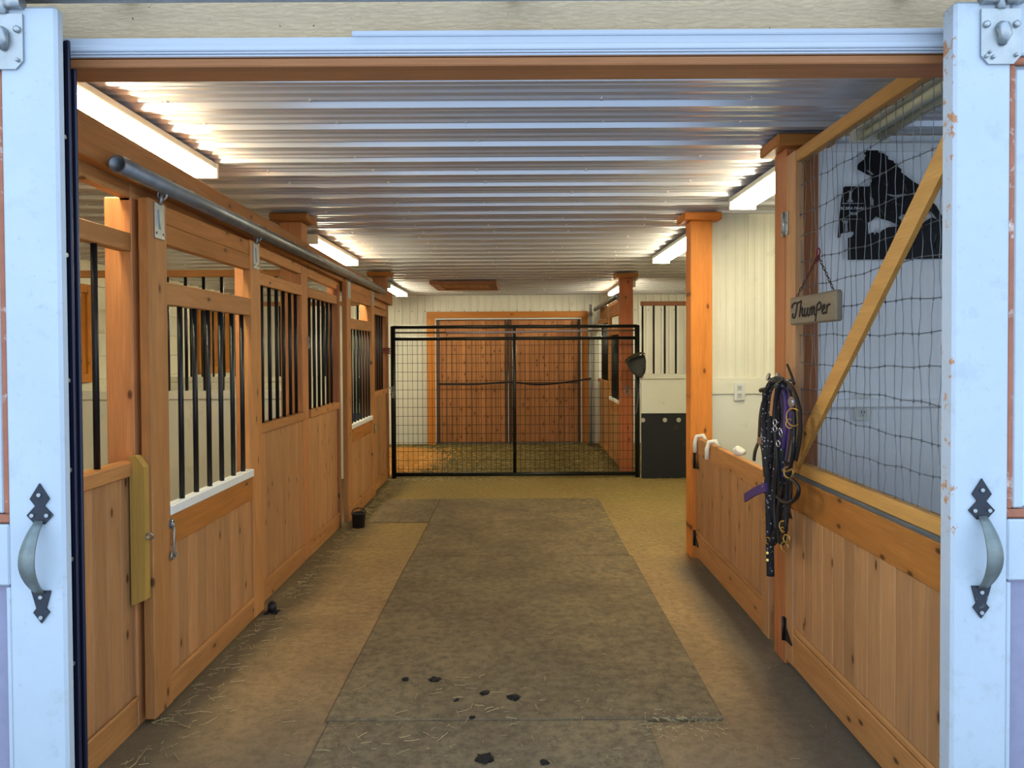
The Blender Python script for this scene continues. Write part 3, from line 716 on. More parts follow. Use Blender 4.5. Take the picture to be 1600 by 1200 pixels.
# ---- walls behind, facing the entrance
def tackwall(name, x0, x1, Y, mat):
    o = ribbed_wall(name, x0, x1, Y, 0, 2.26, mat, .26, .065, .003, .05); return o
TW = plain('white wall board', '#EEF0F2', .5, 0, .03, 5)
wt = tackwall('wall_tack_near', 1.285, XOR, 3.30, TW)
board('wall_rail', 1.285, XOR, 3.275, 3.30, 1.10, 1.135, TW, wt); board('top_trim', 1.285, XOR, 3.275, 3.30, 2.19, 2.225, TW, wt)
wt2 = tackwall('wall_tack_far', 1.262, XOR, 5.02, CREAM)
board('wall_rail', 1.262, XOR, 4.99, 5.02, 1.06, 1.165, CREAM, wt2); board('lower_panel', 1.262, XOR, 5.0, 5.014, 0, 1.06, KICK, wt2)
wt3 = struct(MB().box(1.285, 1.33, 3.36, 3.40, 0, .01).obj('trim_3', CREAM))
def outlet(label, x, Y, z):
    t = thing('power_outlet', label, 'outlet', (x, Y, z))
    wobj(MB().bbox(x-.035, x+.035, Y-.006, Y, z-.057, z+.057, .002), 'cover_plate', plain('outlet plate', '#DADCD6', .4, 0, .02), t)
    for q in (-.024, .024):
        o = wobj(MB().bbox(x-.017, x+.017, Y-.009, Y-.006, z+q-.017, z+q+.017, .002), 'socket', plain('outlet face', '#C9CBC5', .4), t)
        mb = MB()
        for s1 in (-.006, .006): mb.box(x+s1-.0015, x+s1+.0015, Y-.0098, Y-.009, z+q-.003, z+q+.008)
        mb.box(x-.0025, x+.0025, Y-.0098, Y-.009, z+q-.012, z+q-.008); wobj(mb, 'slot', BLK, o)
p_ = atY(1156, 612, 4.98); outlet('white power outlet on the cream wall beside the orange post', p_.x, 4.99, p_.z)
p_ = atY(1347, 636, 3.29); outlet('white power outlet on the wall behind the wire screen', p_.x, 3.29, p_.z)

# ---- hinged wire screen over near half door
ws = thing('wire_screen', 'wooden framed wire mesh screen with diagonal brace above the near half door', 'screen', (XR+.03, 2.7, .84))
board('bottom_rail', XR+.004, XR+.044, 2.05, 3.155, .8385, .888, W(NEW, 'Y'), ws, .004)
board('top_rail', XR+.004, XR+.044, 2.05, 3.155, 2.115, 2.165, W(NEW, 'Y', .4), ws, .004)
board('stile', XR-.0, XR+.04, 3.158, 3.262, .8385, 2.165, W(('#C49163', '#9A6638'), 'Z', .7), ws, .004)
mb = MB(); a = Vector((XR-.012, 3.13, .892)); b = Vector((XR-.012, 1.985, 1.915)); dd = (b-a).normalized(); nn = Vector((0, -dd.z, dd.y))*.036
q = [a-nn, b-nn, b+nn, a+nn]; mb.poly([(-0.012+XR, v.y, v.z) for v in q], (.036-.02, 0, 0))
bm_ = mb; wobj(mb, 'diagonal_brace', W(NEW, 'Y', .5), ws)
mb = MB(); random.seed(3)
XW = XR+.026; yy0, yy1, zz0, zz1 = 2.06, 3.16, .885, 2.118
zs = [zz0+.1025*i+.012*math.sin(i*3.1) for i in range(13)]
def jit(i, j): return Vector((.003*math.sin(i*5.1+j*1.7), .007*math.sin(i*1.3+j*4.9)+.006*math.sin(j*2.9), .003*math.sin(j*1.3+i*7.7)+.006*math.sin(j*.25+i*1.9)))
ny = 22; grid = [[Vector((XW, yy0+(yy1-yy0)*j/(ny-1), zs[i]))+jit(i, j) for j in range(ny)] for i in range(13)]
for i in range(13): mb.tube(grid[i], .0015, 4, smooth=False)
for j in range(ny):
    for i in range(12):
        a, b = grid[i][j], grid[i+1][j]; md = (a+b)/2+Vector((0, .006*math.sin(i*9.1+j*3.3), 0)); mb.tube([a, md, b], .0012, 4, smooth=False)
    for i in range(13): p = grid[i][j]; mb.tube([p-Vector((0, 0, .005)), p+Vector((0, 0, .004))], .0026, 5)
tag(wobj(mb, 'wire_mesh', GWIRE, ws), kind='stuff')
hg = MB(); hg.bbox(XR-.006, XR-.001, 3.225, 3.30, 1.83, 1.93, .001); hg.tube([(XR-.008, 3.264, 1.83), (XR-.008, 3.264, 1.93)], .006, 8)
for zz in (1.85, 1.88, 1.91):
    for yy in (3.24, 3.288): hg.disc((XR-.007, yy, zz), (1, 0, 0), .004, .004, 6)
wobj(hg, 'hinge', MET, ws)

# ---- name sign
def stroke_text(mb, strokes, fn, r):
    for s1 in strokes:
        pts = [Vector((p[0], p[1], 0)) for p in s1]
        # catmull-rom
        out = []
        for i in range(len(pts)-1):
            p0, p1, p2, p3 = pts[max(i-1, 0)], pts[i], pts[i+1], pts[min(i+2, len(pts)-1)]
            for k in range(4):
                t = k/4; out.append(.5*((2*p1)+(p2-p0)*t+(2*p0-5*p1+4*p2-p3)*t*t+(3*p1-p0-3*p2+p3)*t**3))
        out.append(pts[-1]); mb.tube([fn(p.x, p.y) for p in out], r, 5, smooth=False)
ns = thing('name_sign', 'weathered wooden name sign reading Thumper, chained to the wire screen', 'sign', (1.11, 2.9, 1.48))
SX0, SX1 = 1.100, 1.126; SY0, SY1 = 2.655, 3.10
z0a, z1a = 1.447, 1.556
mb = MB(); mb.bbox(SX0, SX1, SY0, SY1, z0a, z1a, .006); sgo = wobj(mb, 'sign_board', wood('#7B6E5C', '#3E3326', 'Y', .0), ns)
T = [[(.0, .62), (.04, .80), (.22, .90), (.50, .88), (.78, .98)], [(.46, .90), (.40, .55), (.30, .15), (.14, .02), (.04, .14), (.10, .26)],
     [(.80, .95), (.72, .50), (.64, .04)], [(.70, .36), (.82, .55), (.90, .48), (.86, .22), (.92, .06), (1.02, .16)],
     [(1.10, .52), (1.04, .18), (1.12, .04), (1.26, .20), (1.34, .52)], [(1.34, .52), (1.29, .16), (1.36, .05), (1.42, .10)],
     [(1.52, .52), (1.46, .05)], [(1.50, .32), (1.62, .53), (1.68, .42), (1.63, .05)], [(1.67, .32), (1.80, .53), (1.86, .42), (1.81, .14), (1.88, .05)],
     [(2.06, .62), (1.98, .10), (1.92, -.30)], [(2.04, .58), (2.22, .72), (2.34, .56), (2.24, .34), (2.04, .30)],
     [(2.42, .28), (2.58, .36), (2.60, .52), (2.50, .52), (2.42, .28), (2.48, .08), (2.64, .12)],
     [(2.78, .54), (2.71, .05)], [(2.75, .32), (2.86, .52), (2.98, .50)]]
mb = MB(); SW = (SY1-SY0-.07)/3.0; SH = .066
stroke_text(mb, T, lambda x, y: Vector((SX0-.0005, SY1-.03-x*SW, z0a+.026+y*SH)), .0042)
wobj(mb, 'carved_lettering', plain('dark carved letters', '#2A1E16', .8), sgo)
mb = MB(); pr = Vector((1.13, 2.885, 1.70))
def chain(mb, a, b, n, r=.006):
    for i in range(n):
        c = a.lerp(b, (i+.5)/n); d = (b-a).normalized(); s = d.orthogonal().normalized() if i % 2 else d.cross(d.orthogonal()).normalized()
        u = d*(a-b).length/n*.62; vv = d.cross(s).normalized()*r*.55
        mb.tube([c+u*math.cos(t_)+vv*math.sin(t_)*1.2 for t_ in [2*math.pi*k/8 for k in range(8)]], .0016, 4, closed=True)
chain(mb, pr, Vector((1.113, 2.70, 1.556)), 12); chain(mb, pr, Vector((1.113, 3.06, 1.556)), 12)
wobj(mb, 'chain', plain('rusty chain', '#4A2F2C', .6, .4), ns)
mb = MB(); mb.torus(pr+Vector((0, 0, .012)), (1, 0, 0), .016, .003); mb.torus(pr+Vector((0, .01, -.01)), (1, 0, 0), .013, .003); wobj(mb, 'snap_ring', plain('red metal snap', '#7A2430', .5, .3), ns)

# ---- black metal wall art (rider-less racing horse, award lettering)
art = thing('metal_wall_art', 'black cut-metal horse and barrel award plaque reading BCBRA FINALS 2018', 'wall art', (1.7, 3.28, 1.9))
YA = 3.278
cu = bpy.data.curves.new('art', 'CURVE'); cu.dimensions = '2D'; cu.fill_mode = 'BOTH'; cu.extrude = .0025
def pxs(l): return [(lambda v: (v.x, v.z))(atY(a, b, YA)) for a, b in l]
def spl(pts, cyc=True):
    s = cu.splines.new('POLY'); s.points.add(len(pts)-1)
    for p, q in zip(s.points, pts): p.co = (q[0], q[1], 0, 1)
    s.use_cyclic_u = cyc
def cq(l): # crop2 coords -> photo px
    return [(1200+a*.1875, 200+b*.1875) for a, b in l]
outer = [(668, 1098), (668, 915), (700, 905), (716, 880), (712, 862), (650, 870), (604, 882), (600, 915), (580, 915), (584, 870), (590, 800), (608, 620), (628, 495), (640, 488), (846, 488), (866, 440), (862, 400),
         (820, 385), (775, 358), (748, 345), (742, 318), (756, 295), (800, 262), (818, 222), (796, 212), (818, 196), (822, 165), (850, 156), (880, 172), (914, 182), (920, 205), (960, 212), (995, 235), (1000, 262), (1045, 275), (1050, 292), (1085, 300), (1078, 322), (1110, 345), (1105, 370),
         (1150, 400), (1200, 440), (1250, 470), (1300, 530), (1340, 590), (1400, 650), (1440, 720), (1500, 790), (1560, 880), (1560, 1088)]
hole = [(832, 890), (828, 790), (856, 778), (900, 735), (940, 755), (1000, 770), (1075, 800), (1080, 822), (1000, 828), (955, 850), (925, 880), (905, 868), (890, 895), (870, 868), (850, 880)]
hole2 = [(1085, 745), (1120, 718), (1165, 728), (1135, 770), (1095, 762)]
hole3 = [(1270, 770), (1300, 720), (1360, 690), (1420, 770), (1360, 745), (1315, 775), (1285, 800)]
holes = [hole, hole2, hole3,
  [(660, 522), (712, 522), (700, 545), (698, 590), (716, 618), (650, 618), (672, 590), (675, 545)],
  [(618, 623), (800, 623), (800, 633), (618, 633)], [(600, 755), (790, 755), (788, 764), (600, 764)],
  [(606, 770), (672, 770), (664, 800), (668, 862), (640, 866), (640, 800)],
  [(845, 515), (862, 560), (882, 600), (884, 650), (862, 650), (846, 600)],
  [(980, 545), (1060, 560), (1150, 545), (1160, 553), (1150, 562), (1060, 578), (985, 558)],
  [(1118, 425), (1148, 470), (1158, 530), (1148, 535), (1138, 475), (1108, 430)],
  [(932, 385), (955, 365), (985, 372), (983, 378), (957, 374), (940, 392)], [(950, 450), (975, 470), (1005, 460), (1005, 468), (975, 478), (948, 460)],
  [(810, 348), (845, 352), (885, 385), (862, 392), (835, 370)], [(915, 620), (950, 690), (985, 730), (975, 735), (940, 695), (908, 628)],
  [(960, 590), (1000, 650), (1040, 690), (1030, 696), (990, 655), (952, 596)], [(1030, 610), (1080, 628), (1130, 640), (1128, 648), (1078, 637), (1028, 620)],
  [(1390, 880), (1412, 885), (1392, 960), (1400, 1020), (1380, 960)]]
spl(pxs(cq(outer)))
for h in holes: spl(pxs(cq(h)))
co = bpy.data.objects.new('tmp', cu); COL.objects.link(co)
dg = bpy.context.evaluated_depsgraph_get()
me = bpy.data.meshes.new_from_object(co.evaluated_get(dg)); bpy.data.objects.remove(co)
me.transform(Matrix(((1, 0, 0, 0), (0, 0, 1, 0), (0, 1, 0, 0), (0, 0, 0, 1))))
me.materials.clear(); me.materials.append(plain('black cut steel', '#120F14', .5, .3, .1))
ao = link('cut_plate', me, art, Vector((0, YA, 0))-parent_off(art))
def text_mesh(name, s, size, mat, parent, loc, rot=(math.pi/2, 0, 0)):
    tcu = bpy.data.curves.new(name, 'FONT'); tcu.body = s; tcu.size = size; tcu.align_x = 'CENTER'; tcu.extrude = .0006
    to = bpy.data.objects.new('tmp', tcu); COL.objects.link(to); dg = bpy.context.evaluated_depsgraph_get()
    me = bpy.data.meshes.new_from_object(to.evaluated_get(dg)); bpy.data.objects.remove(to); me.materials.clear(); me.materials.append(mat)
    o = link(name, me, parent, Vector(loc)-parent_off(parent)); o.rotation_euler = rot; return o
LT = plain('pale lettering', '#CDD3DC', .5)
p1 = atY(*cq([(712, 680)])[0], YA-.003); text_mesh('lettering', 'BCBRA FINALS', .0170, LT, ao, (p1.x, YA-.0035, p1.z))
p1 = atY(*cq([(712, 726)])[0], YA-.003); text_mesh('lettering', '2018', .0175, LT, ao, (p1.x, YA-.0035, p1.z))

# ================================================================== HANGING TACK (bridles, ropes)
def PX(l, X=1.09): return [atX(a, b, X) for a, b in l]
def smooth_pts(pts, k=5):
    out = []
    for i in range(len(pts)-1):
        p0, p1, p2, p3 = pts[max(i-1, 0)], pts[i], pts[i+1], pts[min(i+2, len(pts)-1)]
        for j in range(k):
            t = j/k; out.append(.5*((2*p1)+(p2-p0)*t+(2*p0-5*p1+4*p2-p3)*t*t+(3*p1-p0-3*p2+p3)*t**3))
    out.append(pts[-1]); return out
def mat_rope():
    g = NT('black braided rope with white flecks'); c = g.coords((1, 1, 1), False)
    vo = g.n('ShaderNodeTexVoronoi'); g.l(c, vo.inputs['Vector']); vo.inputs['Scale'].default_value = 60
    col = g.mix(g.ramp(vo.outputs['Distance'], [(.18, 1.0), (.25, 0.0)]), hexc('#101016'), hexc('#9A9EAD')); g.set(col, .75); g.bump(vo.outputs['Distance'], .8, .004); return g.m
ROPE = mat_rope()
LEA = plain('black leather', '#18171B', .45, 0, .2, 40); NAV = plain('navy nylon webbing', '#1B1B30', .7, 0, .1)
PUR = plain('purple nylon webbing', '#4A3272', .7, 0, .12); TANL = plain('tan leather strap', '#B98257', .6, 0, .1)
BRS = plain('brass hardware', '#C9A556', .3, .9, .1); CHR = plain('chrome hardware', '#D5D5D8', .2, .9, .08); BRW = plain('dark brown leather', '#2B2018', .5, 0, .2)
hk = thing('coat_hook', 'left chrome hook holding the hanging tack', 'hook', tuple(atX(1209, 595, 1.10)), 'chrome hooks above the tack')
hk2 = thing('coat_hook', 'right chrome hook holding the hanging tack', 'hook', tuple(atX(1223, 595, 1.10)), 'chrome hooks above the tack')
for h_, px_ in ((hk, 1209), (hk2, 1223)):
    c = atX(px_, 594, 1.10); mb = MB(); mb.tube([c+Vector((.04, 0, .0)), c, c+Vector((-.02, 0, .012))], .006, 8); mb.disc(c+Vector((-.024, 0, .014)), (1, 0, -.3), .017, .008, 14); mb.disc(c+Vector((.038, 0, 0)), (1, 0, 0), .014, .004, 12); wobj(mb, 'hook', CHR, h_)
# 1: lead rope with white flecks
t = thing('lead_rope', 'long black braided lead rope with white flecks hanging on the hooks', 'rope', tuple(atX(1210, 600, 1.09)))
mb = MB()
mb.tube(smooth_pts(PX([(1204, 900), (1203, 860), (1202, 800), (1200, 740), (1196, 690), (1195, 640), (1201, 608), (1212, 594), (1222, 598), (1228, 625), (1226, 680), (1222, 740), (1220, 800), (1212, 838), (1206, 848)], 1.075)), .017, 8)
mb.tube(smooth_pts(PX([(1198, 770), (1204, 700), (1205, 640), (1211, 606), (1220, 604), (1222, 640), (1216, 700), (1210, 770), (1203, 830)], 1.085)), .016, 8)
wobj(mb, 'rope', ROPE, t)
mb = MB()
for (a, b) in ((1199, 864), (1199, 875)): mb.tube([PX([(a, b)], 1.06)[0], PX([(a, b)], 1.055)[0]], .006, 6)
for (a, b, q) in ((1196, 812, .02), (1200, 845, .014)): mb.torus(PX([(a, b)], 1.06)[0], (1, .5, 0), q, .003)
tag(wobj(mb, 'snap', BRS, t), kind='stuff')
# 2: purple halter
t = thing('halter', 'purple nylon halter behind the black ropes on the hooks', 'halter', tuple(atX(1223, 610, 1.08)))
mb = MB()
mb.strap(smooth_pts(PX([(1217, 598), (1224, 620), (1227, 650), (1224, 675), (1220, 700)], 1.066)), (0, .065, 0), .008)
mb.strap(smooth_pts(PX([(1233, 604), (1236, 650), (1232, 700), (1226, 745)], 1.072)), (0, .03, 0), .008)
wobj(mb, 'strap', PUR, t)
mb = MB(); mb.strap(smooth_pts(PX([(1198, 761), (1182, 767), (1164, 778)], 1.062)), (0, .004, .038), .008); tag(wobj(mb, 'crown_strap', PUR, t), 'purple strap end sticking out to the left')
wobj(MB().torus(PX([(1192, 757)], 1.06)[0], (1, 0, 0), .012, .003), 'buckle', CHR, t); wobj(MB().torus(PX([(1220, 676)], 1.055)[0], (1, 0, .2), .018, .003), 'buckle', CHR, t)
# 3: tan strap bridle + black leather
t = thing('bridle', 'black leather bridle with silver concho and gold bit ring', 'bridle', tuple(atX(1230, 600, 1.07)))
mb = MB()
for l, X_, wd in (([(1214, 600), (1226, 594), (1240, 610), (1249, 640), (1250, 680), (1243, 720)], 1.058, .03), ([(1216, 612), (1228, 606), (1238, 625), (1242, 660), (1240, 690)], 1.062, .022),
                  ([(1218, 604), (1214, 630), (1214, 680), (1216, 730), (1217, 780)], 1.054, .014), ([(1238, 668), (1234, 700), (1230, 730), (1232, 770), (1224, 812), (1222, 850)], 1.056, .026),
                  ([(1226, 720), (1236, 760), (1230, 810), (1224, 848), (1217, 845), (1215, 800), (1222, 760)], 1.052, .022),
                  ([(1228, 745), (1242, 752), (1249, 765), (1244, 780), (1232, 786), (1218, 778)], 1.058, .016)):
    mb.strap(smooth_pts(PX(l, X_)), (0, wd, 0), .006)
for l in ([(1228, 745), (1241, 752), (1248, 764), (1242, 780), (1228, 786), (1214, 776)], [(1215, 600), (1210, 650), (1214, 720), (1210, 780), (1212, 830)], [(1240, 640), (1240, 700), (1230, 760), (1228, 830)]):
    mb.tube(smooth_pts(PX(l, 1.05)), .008, 6)
wobj(mb, 'strap', LEA, t)
mb = MB(); mb.strap(smooth_pts(PX([(1213, 606), (1208, 620), (1205, 650)], 1.058)), (0, .03, 0), .006); tag(wobj(mb, 'cheek_pad', TANL, t), 'tan leather cheek pad')
mb = MB(); c = PX([(1237, 628)], 1.045)[0]; mb.disc(c, (1, .3, 0), .021, .005, 14); mb.disc(c-Vector((.004, 0, 0)), (1, .3, 0), .010, .004, 10); wobj(mb, 'concho', CHR, t)
mb = MB()
for (a, b, q) in ((1240, 652, .034), (1234, 662, .018), (1232, 738, .022), (1224, 822, .02), (1229, 842, .016), (1226, 854, .018), (1223, 828, .010)): wobj(MB().torus(PX([(a, b)], 1.045)[0], (1, .6, 0), q, .003), 'bit_ring', BRS, t)
mb.tube(PX([(1222, 735), (1230, 737), (1238, 733)], 1.042), .004, 6)
wobj(mb, 'mouthpiece', BRS, t)
mb = MB(); mb.strap(PX([(1240, 682), (1233, 722)], 1.046), (0, .018, 0), .004); wobj(mb, 'tooled_strap', plain('tooled grey leather', '#6B665C', .5, .2, .3, 90), t)
for (a, b) in ((1211, 660), (1211, 670), (1216, 693)): wobj(MB().torus(PX([(a, b)], 1.046)[0], (1, .3, 0), .012, .003), 'buckle', CHR, t)
# 4: brown headstall at the left
t = thing('headstall', 'dark brown crossed leather headstall hanging left of the ropes', 'bridle', tuple(atX(1194, 610, 1.10)))
mb = MB()
for l, wd in (([(1193, 612), (1193, 628)], .02), ([(1192, 628), (1188, 650), (1186, 688)], .026), ([(1194, 628), (1198, 650), (1198, 690), (1196, 720)], .014), ([(1186, 690), (1180, 705), (1178, 720)], .03), ([(1187, 690), (1192, 705), (1195, 745)], .03)):
    mb.strap(smooth_pts(PX(l, 1.095), 4), (0, wd, 0), .006)
mb.tube(PX([(1189, 610), (1199, 608)], 1.095), .011, 6); wobj(mb, 'strap', BRW, t)
mb = MB(); mb.disc(PX([(1187, 689)], 1.085)[0], (1, .3, 0), .018, .005, 12); wobj(mb, 'concho', CHR, t)
t = thing('whip_handle', 'thin dark riding crop leaning out beside the hooks', 'riding crop', tuple(atX(1232, 580, 1.11))); mb = MB(); mb.tube(PX([(1230, 570), (1236, 585), (1241, 600)], 1.11), .006, 6); wobj(mb, 'shaft', BRW, t)

# ================================================================== GATE
GY = 8.14
gt = thing('mesh_gate', 'black tubular gate with welded wire mesh across the aisle', 'gate', (0, GY, 0))
GX0, GX1, GXM, GZ0, GZ1 = -1.315, 1.272, -.03, .025, 1.605
def gtube(nm, pts, r, m=GATE): return wobj(MB().tube(pts, r, 12), nm, m, gt)
gtube('post', [(GX0, GY, .0), (GX0, GY, GZ1+.01)], .026); gtube('post', [(GX1, GY, 0), (GX1, GY, GZ1+.01)], .026); gtube('post', [(GXM, GY, GZ0), (GXM, GY, GZ1)], .019)
gtube('rail', [(GX0, GY, GZ1), (GX1, GY, GZ1)], .018); gtube('rail', [(GX0, GY, GZ1-.125), (GX1, GY, GZ1-.125)], .018)
gtube('rail', [(GX0, GY, .04), (GX1, GY, .04)], .022)
mb = MB(); nx = 50
for i in range(1, nx):
    x = GX0+(GX1-GX0)*i/nx; mb.tube([(x, GY-.012, .05), (x, GY-.012, GZ1-.125)], .0021, 4, smooth=False)
z = .10
while z < GZ1-.14: mb.tube([(GX0, GY-.016, z), (GX1, GY-.016, z)], .0021, 4, smooth=False); z += .0935
tag(wobj(mb, 'wire_mesh', WIRE, gt), kind='stuff')
rod = thing('taped_rod', 'tape-wrapped rod tied between the two top rails of the gate', 'rod', (-.1, GY-.03, GZ1-.06))
wobj(MB().tube([(GX0+.03, GY-.02, GZ1-.058), (-.75, GY-.022, GZ1-.060)], .009, 8), 'rod', plain('dark rod', '#39352B', .6), rod)
wobj(MB().tube([(-.75, GY-.022, GZ1-.060), (-.3, GY-.024, GZ1-.062), (.5, GY-.024, GZ1-.050), (.75, GY-.022, GZ1-.047)], [.013, .012, .011, .012], 8), 'wrapped_tape', plain('silver lilac tape', '#9A8E9C', .45, .3, .35, 60), rod)
wobj(MB().tube([(.75, GY-.022, GZ1-.047), (GX1-.03, GY-.02, GZ1-.045)], .008, 8), 'rod', plain('brown rod', '#5A4636', .6), rod)
# chain and snap on the left
ch = thing('gate_chain', 'steel chain and snap fastening the gate to the left stall post', 'chain', (-1.35, GY, 1.0))
mb = MB(); p = atY(614, 610, GY-.04)
for i in range(8): mb.torus(p+Vector((.012*math.sin(i*2.2), -.01+.01*math.cos(i*3), .03-.018*i*.8)), (math.sin(i), 1, math.cos(i)), .014, .004, 10)
mb.tube([p+Vector((0, 0, .01)), p+Vector((-.045, 0, .035)), p+Vector((-.10, 0, .06))], .007, 6); wobj(mb, 'chain', MET, ch)
ch = thing('rope_knot', 'red rope knotted around the far left stall post', 'rope', (-1.36, 8.0, 1.25)); mb = MB()
p = atY(604, 545, 8.04)
for i in range(3): mb.torus(p+Vector((.0, 0, -.02*i)), (.1*i, .15, 1), .035, .007)
wobj(mb, 'rope', plain('faded red rope', '#8E4A40', .8), ch)
# cap hanging on the gate
cp = thing('baseball_cap', 'dark grey baseball cap with olive brim hanging on the right gate corner', 'cap', tuple(atY(994, 572, GY-.06)))
bm = bmesh.new(); bmesh.ops.create_uvsphere(bm, u_segments=24, v_segments=16, radius=.1)
bmesh.ops.delete(bm, geom=[v for v in bm.verts if v.co.z > .02], context='VERTS')
for v in bm.verts:
    v.co.x *= 1.05-.25*max(0, -v.co.z/.1); v.co.y *= .72; v.co.z *= 1.95; v.co *= 1+.10*noise.noise(v.co*14)
bmesh.ops.solidify(bm, geom=list(bm.faces), thickness=.004); bm.verts.index_update()
rotc = Matrix.Rotation(R(-14), 4, 'Y'); cc = atY(994, 563, GY-.11)
mb = MB().add([rotc @ v.co + cc for v in bm.verts], [[v.index for v in f.verts] for f in bm.faces], True); bm.free()
wobj(mb, 'crown', plain('charcoal cloth', '#3F3F3F', .85, 0, .15), cp)
bm = bmesh.new(); gr_ = []
for i in range(11):
    a = math.pi*(i/10-.5)
    gr_.append([bm.verts.new((math.sin(a)*.115, -.06-rr*math.cos(a)*.12, .045+.050*math.cos(a)-rr*.02)) for rr in (0, .5, 1)])
for i in range(10):
    for k in range(2): bm.faces.new([gr_[i][k], gr_[i][k+1], gr_[i+1][k+1], gr_[i+1][k]])
bmesh.ops.solidify(bm, geom=list(bm.faces), thickness=.012); bm.verts.index_update()
rotb = Matrix.Rotation(R(-24), 4, 'Y')
mb = MB().add([rotb @ q.co + cc + Vector((0, 0, -.02)) for q in bm.verts], [[q.index for q in ff.verts] for ff in bm.faces], True); bm.free()
wobj(mb, 'brim', plain('olive cloth', '#5A5034', .85, 0, .15), cp)
wobj(MB().torus(cc+Vector((.06, -.03, -.11)), (1, .6, 0), .035, .007), 'strap', plain('black cloth', '#222222', .85), cp)
# chain at the right of the gate
ch = thing('hanging_chain', 'thin chain hanging from the cap side of the gate', 'chain', tuple(atY(997, 600, GY-.05))); mb = MB(); pa = atY(1000, 598, GY-.05); pb = atY(994, 645, GY-.05)
chain(mb, pa, pb, 12, .012); wobj(mb, 'chain', plain('dull mauve chain', '#8C8590', .4, .7), ch)
rg = thing('tie_ring', 'steel tie ring screwed to the reddish post beside the gate', 'ring', tuple(atY(980, 612, 8.3))); mb = MB(); c = atY(980, 605, 8.305)
mb.torus(c, (0, 1, 0), .018, .005); mb.torus(c-Vector((0, .006, .045)), (0, 1, .1), .030, .006); wobj(mb, 'ring', MET, rg)

# ================================================================== REAR DOORS
DX0, DX1, DZ1 = -1.165, .915, 1.80
for i, (a, b) in enumerate(((DX0, -.135), (-.125, DX1))):
    dr = struct(MB().box(a, b, 11.105, 11.13, .02, DZ1).obj(f'door_{3+i}', W(BACK, 'Z')))
    n = 10; aa = a+.045; bb = b-.04; wv = (bb-aa)/n
    for k in range(n):
        board('plank', aa+k*wv+.001, aa+(k+1)*wv-.001, 11.085, 11.105, .03, DZ1-.02, W(BACK, 'Z', 1.9, thin='Y'), dr, .004)
    dk = plain('dark brown batten', '#5A3A22', .6, 0, .2)
    board('seam_batten', aa, bb, 11.080, 11.0845, .875, .893, dk, dr, .001)
    board('edge_batten', a, a+.043, 11.07, 11.105, .02, DZ1, dk, dr); board('edge_batten', b-.038, b, 11.07, 11.105, .02, DZ1, dk, dr)
    hx = b-.05 if i == 0 else a+.06
    wobj(MB().tube([(hx, 11.07, .99), (hx, 11.04, 1.0), (hx, 11.04, 1.03), (hx, 11.07, 1.04)], .008, 6), 'handle', MET, dr)
t4 = struct(MB().box(-1.30, 1.02, 11.06, 11.15, DZ1+.025, 1.915).obj('trim_2', W(('#B8752F', '#84491A'), 'X', .6)))
board('side_trim', -1.30, DX0-.015, 11.06, 11.149, 0, DZ1+.024, W(('#B8752F', '#84491A'), 'Z', .6), t4); board('side_trim', DX1+.015, 1.02, 11.06, 11.149, 0, DZ1+.024, W(('#B8752F', '#84491A'), 'Z', .6), t4)
wt_ = plain('white seal', '#D9DDE0', .4)
board('seal_strip', DX0-.014, DX0-.001, 11.05, 11.10, .02, DZ1+.02, wt_, t4, .001); board('seal_strip', DX1+.001, DX1+.014, 11.05, 11.10, .02, DZ1+.02, wt_, t4, .001)
board('seal_strip', DX0, DX1, 11.05, 11.10, DZ1+.003, DZ1+.02, wt_, t4, .001); board('seal_strip', -.134, -.126, 11.06, 11.08, .02, 1.0, wt_, t4, .001)
tp = thing('hose', 'black hose sagging across the rear doors', 'hose', (0, 11.0, .9)); mb = MB()
mb.tube(smooth_pts([Vector((DX0+.02, 11.02, .875)), Vector((-.6, 11.02, .87)), Vector((-.1, 11.0, .90)), Vector((.3, 10.95, .865)), Vector((.7, 10.9, .90)), Vector((1.04, 10.8, .955))], 6), .012, 8); wobj(mb, 'hose', PLASTB, tp)
pl = thing('metal_conduit', 'pale metal conduit standing at the right of the rear doors', 'conduit', (1.06, 10.95, 0)); wobj(MB().tube([(1.04, 10.86, 0), (1.04, 10.86, 2.0)], .02, 10), 'pipe', plain('pale pipe', '#B4B8BA', .4, .6, .2), pl)

# ---- rear right stall front
XS = 1.16
sp1 = stall_panel('barred stall panel right of the rear doors', 9.9, 11.04, [10.0, 10.12, 10.24, 10.36, 10.48, 10.6, 10.72], X=XS+.05, sill=.95)
sliding_door('sliding stall door behind the gate on the right, beside the reddish post', 8.55, 9.75, [8.75, 8.87, 8.99, 9.11, 9.23, 9.35, 9.47], X=XS-.01, flip=-1)
hb2 = thing('header_beam', 'header board over the right rear stall door', 'beam', (1.2, 9.8, 1.9)); board('header_board', XS+.035, XS+.075, 8.47, 11.04, 1.80, 1.95, W(HEAD, 'Y'), hb2)
pt2 = thing('track_pipe', 'grey pipe track above the right rear stall door', 'pipe', (XS-.03, 9.7, 1.9)); wobj(MB().tube([(XS-.045, 8.48, 1.955), (XS-.045, 10.95, 1.93)], .03, 14), 'pipe', PIPE, pt2)
pr_ = partition('barred partition with black rubber kick sheet right of the gate', 1.30, XOR, 8.06, 1.86, 1.10, .1165, KICK, RED, KICK, boff=.02)
rs = thing('rubber_sheet', 'black rubber kick sheet screwed to the partition right of the gate', 'rubber mat', (1.8, 8.05, 0)); board('sheet', 1.30, 3.0, 8.046, 8.062, .0, .685, RUB, rs)
mb = MB()
for i, xx in enumerate((1.315, 1.545, 1.69, 1.95)):
    c = Vector((xx, 8.042, .615)); mb.disc(c, (0, 1, 0), .024, .006, 14); mb.disc(c-Vector((0, .005, 0)), (0, 1, 0), .009, .005, 8)
wobj(mb, 'washer', CHR, rs)

